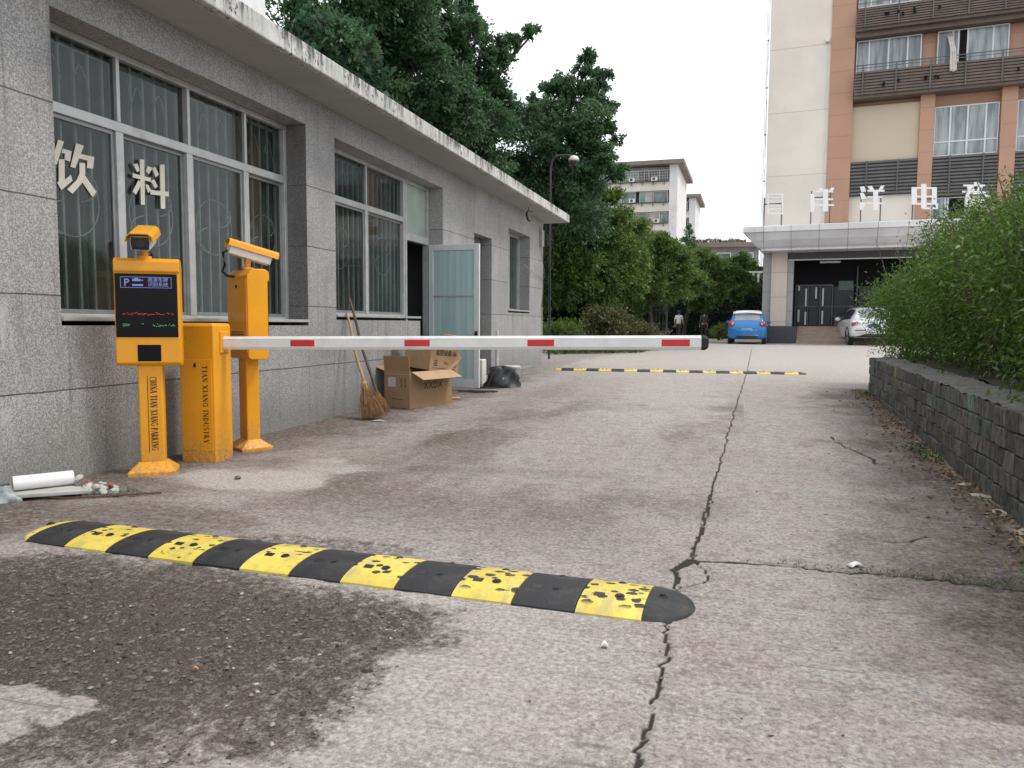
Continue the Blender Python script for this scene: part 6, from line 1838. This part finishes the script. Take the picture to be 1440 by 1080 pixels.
# shrubs and ground cover in the corner bed
def bush(name, label, c, r, n, ls, asp, mat, seed, cat='shrub', group=None):
    t = thing(name, label, cat, (0, 0, 0), 0, group)
    rs = np.random.RandomState(seed); rr = random.Random(seed)
    P, A, T = [], [], []
    m = MB()
    g = float(gz(c[1]))
    for k in range(9):
        q = (c[0] + rr.uniform(-.6, .6) * r, c[1] + rr.uniform(-.6, .6) * r, g + c[2] * rr.uniform(.45, .95))
        p, a, tn = clump_points(q, r * .5, n // 9, rs, .5)
        p[:, 2] = np.maximum(p[:, 2], g + .03)
        P.append(p); A.append(a); T.append(tn)
        m.tube([(c[0] + rr.uniform(-.1, .1), c[1] + rr.uniform(-.1, .1), g - .03), (q[0] * .6 + c[0] * .4, q[1] * .6 + c[1] * .4, g + (q[2] - g) * .6), q], [.018, .012, .006], 5)
    m.build('stems', M['bark'], t)
    P, A, T = map(np.concatenate, (P, A, T))
    leaves('foliage', P, A, ls * rs.uniform(.7, 1.25, len(P)), asp, mat, t, rs, T)
    return t
OL = leaf_mat('olive_leaf', (.04, .05, .018), (.12, .125, .045), (.22, .2, .09), .25)
bush('shrub', 'olive-leaved shrub rising above the boom by the guardhouse corner', (-4.05, 25.2, 1.35), .85, 3400, .12, .4, OL, 31)
bush('shrub', 'low dark flowering shrub against the guardhouse end', (-5.35, 23.2, .95), .8, 2600, .11, .45, MG, 32)
bush('shrub', 'yellow-green shrub at the right of the corner bed', (-3.0, 26.2, .85), .75, 2400, .11, .4, OL, 33)
bush('shrub', 'small flowering shrub beside the left of the blue car', (-1.0, 44.2, .7), .7, 1500, .13, .45, MG, 34)
rs = np.random.RandomState(41)
n = 9000
u = rs.rand(n); v = rs.rand(n)
x = -5.3 + 2.5 * u; y0_ = 21.2 + .95 * (x + 5.3) ; y = y0_ + 4.5 * v
p = np.stack([x, y, gz(y) + rs.rand(n) * .20 * (.5 + fbm(x, y, 2, 3, 2))], -1)
gc = leaves('ground_cover', p, rs.randn(n, 3) * .6 + np.array([0, 0, .8]), .10 * rs.uniform(.6, 1.3, n), .4, MG, None, rs)
tag(gc, 'low green ground cover filling the bed beside the guardhouse end', 'ground cover', None, 'stuff')

# ------------------------------------------------------------------ the big hedge
HG = leaf_mat('hedge_leaf', (.018, .040, .010), (.105, .185, .028), (.24, .33, .06), .34, .42)
def build_hedge():
    t = thing('hedge', 'tall overgrown small-leaved hedge spilling over the dark stone wall', 'hedge', (0, 0, 0))
    rs = np.random.RandomState(77); rr = random.Random(77)
    # thickets: overlapping mounds along the wall; the front of the nearest ones hangs out over the coping
    mounds = []
    for y in np.arange(3.2, 13.3, .62):
        end = sstep(np.array(14.2 - y), 0, 2.6)
        fx = float(sstep(np.array(y), 9.0, 11.5)) * .10
        for row, (dx, zz, r) in enumerate(((.74, 1.02, .52), (.60, 1.48, .50), (1.05, 1.90, .58), (1.7, 1.35, .6), (1.75, 2.12, .60), (2.6, 2.1, .7))):
            h = .80 + .20 * float(end)
            x = wall_x(y) + dx + rr.uniform(-.12, .12) - (fx if row < 3 else 0)
            z = .6 + (zz - .6) * h + rr.uniform(-.10, .10)
            if y > 12.9 and row in (2, 4, 5): z -= .3
            mounds.append((x, y + rr.uniform(-.2, .2), z, r * rr.uniform(.85, 1.15)))
    P, A, T, Sz = [], [], [], []
    for x, y, z, r in mounds:
        d = math.hypot(x, y)
        ls = .049
        n = int(11000 * r * r * (1.0 if y < 9 else .8))
        if x > wall_x(y) + 1.3 and z < 1.8: n //= 3
        p, a, tn = clump_points((x, y, z), r, n, rs, .28, .9)
        p[:, 2] = np.maximum(p[:, 2], .60 + .04 * rs.rand(len(p)))
        P.append(p); A.append(a + np.array([0, 0, -.15])); T.append(tn); Sz.append(np.full(len(p), ls))
    P, A, T, Sz = map(np.concatenate, (P, A, T, Sz))
    leaves('foliage', P, A, Sz * rs.uniform(.7, 1.35, len(P)), .36, HG, t, rs, T, .7)
    m = MB()
    for k in range(150):
        y = rr.uniform(3.0, 12.9); x = wall_x(y) + rr.uniform(.45, 1.6)
        lean = rr.uniform(-.7, .25); hgt = rr.uniform(.7, 1.7)
        m.tube([(x, y, .55), (x + lean * .3, y + rr.uniform(-.1, .1), .6 + hgt * .5), (x + lean * .75, y + rr.uniform(-.3, .3), .6 + hgt)], [.012, .008, .003], 5)
    # long wispy shoots standing out of the outline
    SP, SA = [], []
    for k in range(90):
        x, y, z, r = rr.choice(mounds)
        d0 = Vector((rr.uniform(-1, .3), rr.uniform(-.7, .7), rr.uniform(.0, 1.2))).normalized()
        b = Vector((x, y, z)) + d0 * r * .8
        e = b + d0 * rr.uniform(.12, .28) + Vector((0, 0, -.05))
        m.tube([b, b.lerp(e, .5) + Vector((0, 0, .02)), e], [.004, .003, .0015], 4)
        for q in np.linspace(.1, 1, 16):
            SP.append(b.lerp(e, q)); SA.append(d0 * .6 + Vector((rr.uniform(-1, 1), rr.uniform(-1, 1), rr.uniform(-.6, .6))))
    m.build('stems', pbr('hedge_twig', (.10, .075, .05), .8), t)
    SP, SA = np.array(SP), np.array(SA)
    leaves('shoots', SP, SA, .06 * rs.uniform(.7, 1.3, len(SP)), .36, HG, t, rs, rs.rand(len(SP)) * .5 + .4, .6)
build_hedge()

# ------------------------------------------------------------------ weeds and dead leaves
def strew(name, label, cat, n, fn, size, asp, mat, seed, up, rise):
    rs = np.random.RandomState(seed)
    xy = np.array([fn(rs) for _ in range(n)])
    p = np.stack([xy[:, 0], xy[:, 1], gz(xy[:, 1]) + rs.rand(n) * rise], -1)
    o = leaves(name, p, rs.randn(n, 3) * np.array([1, 1, .25]) + np.array([0, 0, up]), size * rs.uniform(.5, 1.4, n), asp, mat, None, rs)
    return tag(o, label, cat, None, 'stuff')
DL = leaf_mat('dead_leaf', (.10, .055, .03), (.28, .19, .10), (.42, .36, .26), .1, .7)
GW = leaf_mat('weed_leaf', (.03, .05, .015), (.09, .14, .04), (.2, .22, .08), .2)
def wallfoot(rs):
    y = rs.uniform(3.6, 12); return (wall_x(y) - .03 - abs(rs.randn()) * (.10 + .10 * (rs.rand() < .3)), y)
strew('dead_leaves', 'brown dead leaves gathered along the foot of the stone wall', 'leaves', 1500, wallfoot, .035, .45, DL, 51, .05, .02)
strew('dead_leaves', 'sparse dead leaves and straw on the open concrete lane', 'leaves', 130, lambda rs: (rs.uniform(-2, 1.3), rs.uniform(1.7, 7)), .022, .3, DL, 52, .02, .004)
def crackline(rs):
    x = .05 + rs.rand() ** .6 * 1.35; return (x, 3.43 + rs.randn() * (.012 + .02 * (x > .5)))
strew('weeds', 'small green weeds growing out of the cross crack', 'weeds', 420, crackline, .02, .22, GW, 53, .8, .012)
def wallweeds(rs):
    y = rs.choice([3.5, 3.8, 6.5, 6.9, 11.8, 11.4]) + rs.randn() * .14; return (wall_x(y) - .05 - abs(rs.randn()) * .10, y)
strew('weeds', 'green weeds in tufts along the foot of the stone wall', 'weeds', 520, wallweeds, .05, .2, GW, 54, .9, .02)
rs = random.Random(61)
for y in (4.35, 4.75, 5.2, 5.55, 6.7, 7.4):
    r = rs.uniform(.03, .06)
    o = chunk(r, rs, .4).build('mortar_lump', pbr('pale_mortar', (.40, .38, .31), .9, 0, .2, 20, bump=.4) if 'pale_mortar' not in bpy.data.materials else bpy.data.materials['pale_mortar'], None, smooth=30)
    o.location = (wall_x(y) - .06, y, r * .1); o.rotation_euler = (0, 0, rs.random() * 6); o.scale = (.8, 2.0, .8)
    tag(o, 'pale mortar lump lying against the foot of the stone wall', 'mortar', 'mortar lumps along the stone wall')

rs = np.random.RandomState(71)
n = 2600
ux = rs.uniform(-3.2, 2.2, n)
hh = .75 * fbm(ux, ux * 0, 1.1, 4, 3)
leaves('roof_plants', np.stack([ux, rs.uniform(-.2, 1.2, n), 9.05 + hh * rs.rand(n)], -1), rs.randn(n, 3), .14 * rs.uniform(.6, 1.3, n), .5, OL, lb, rs)
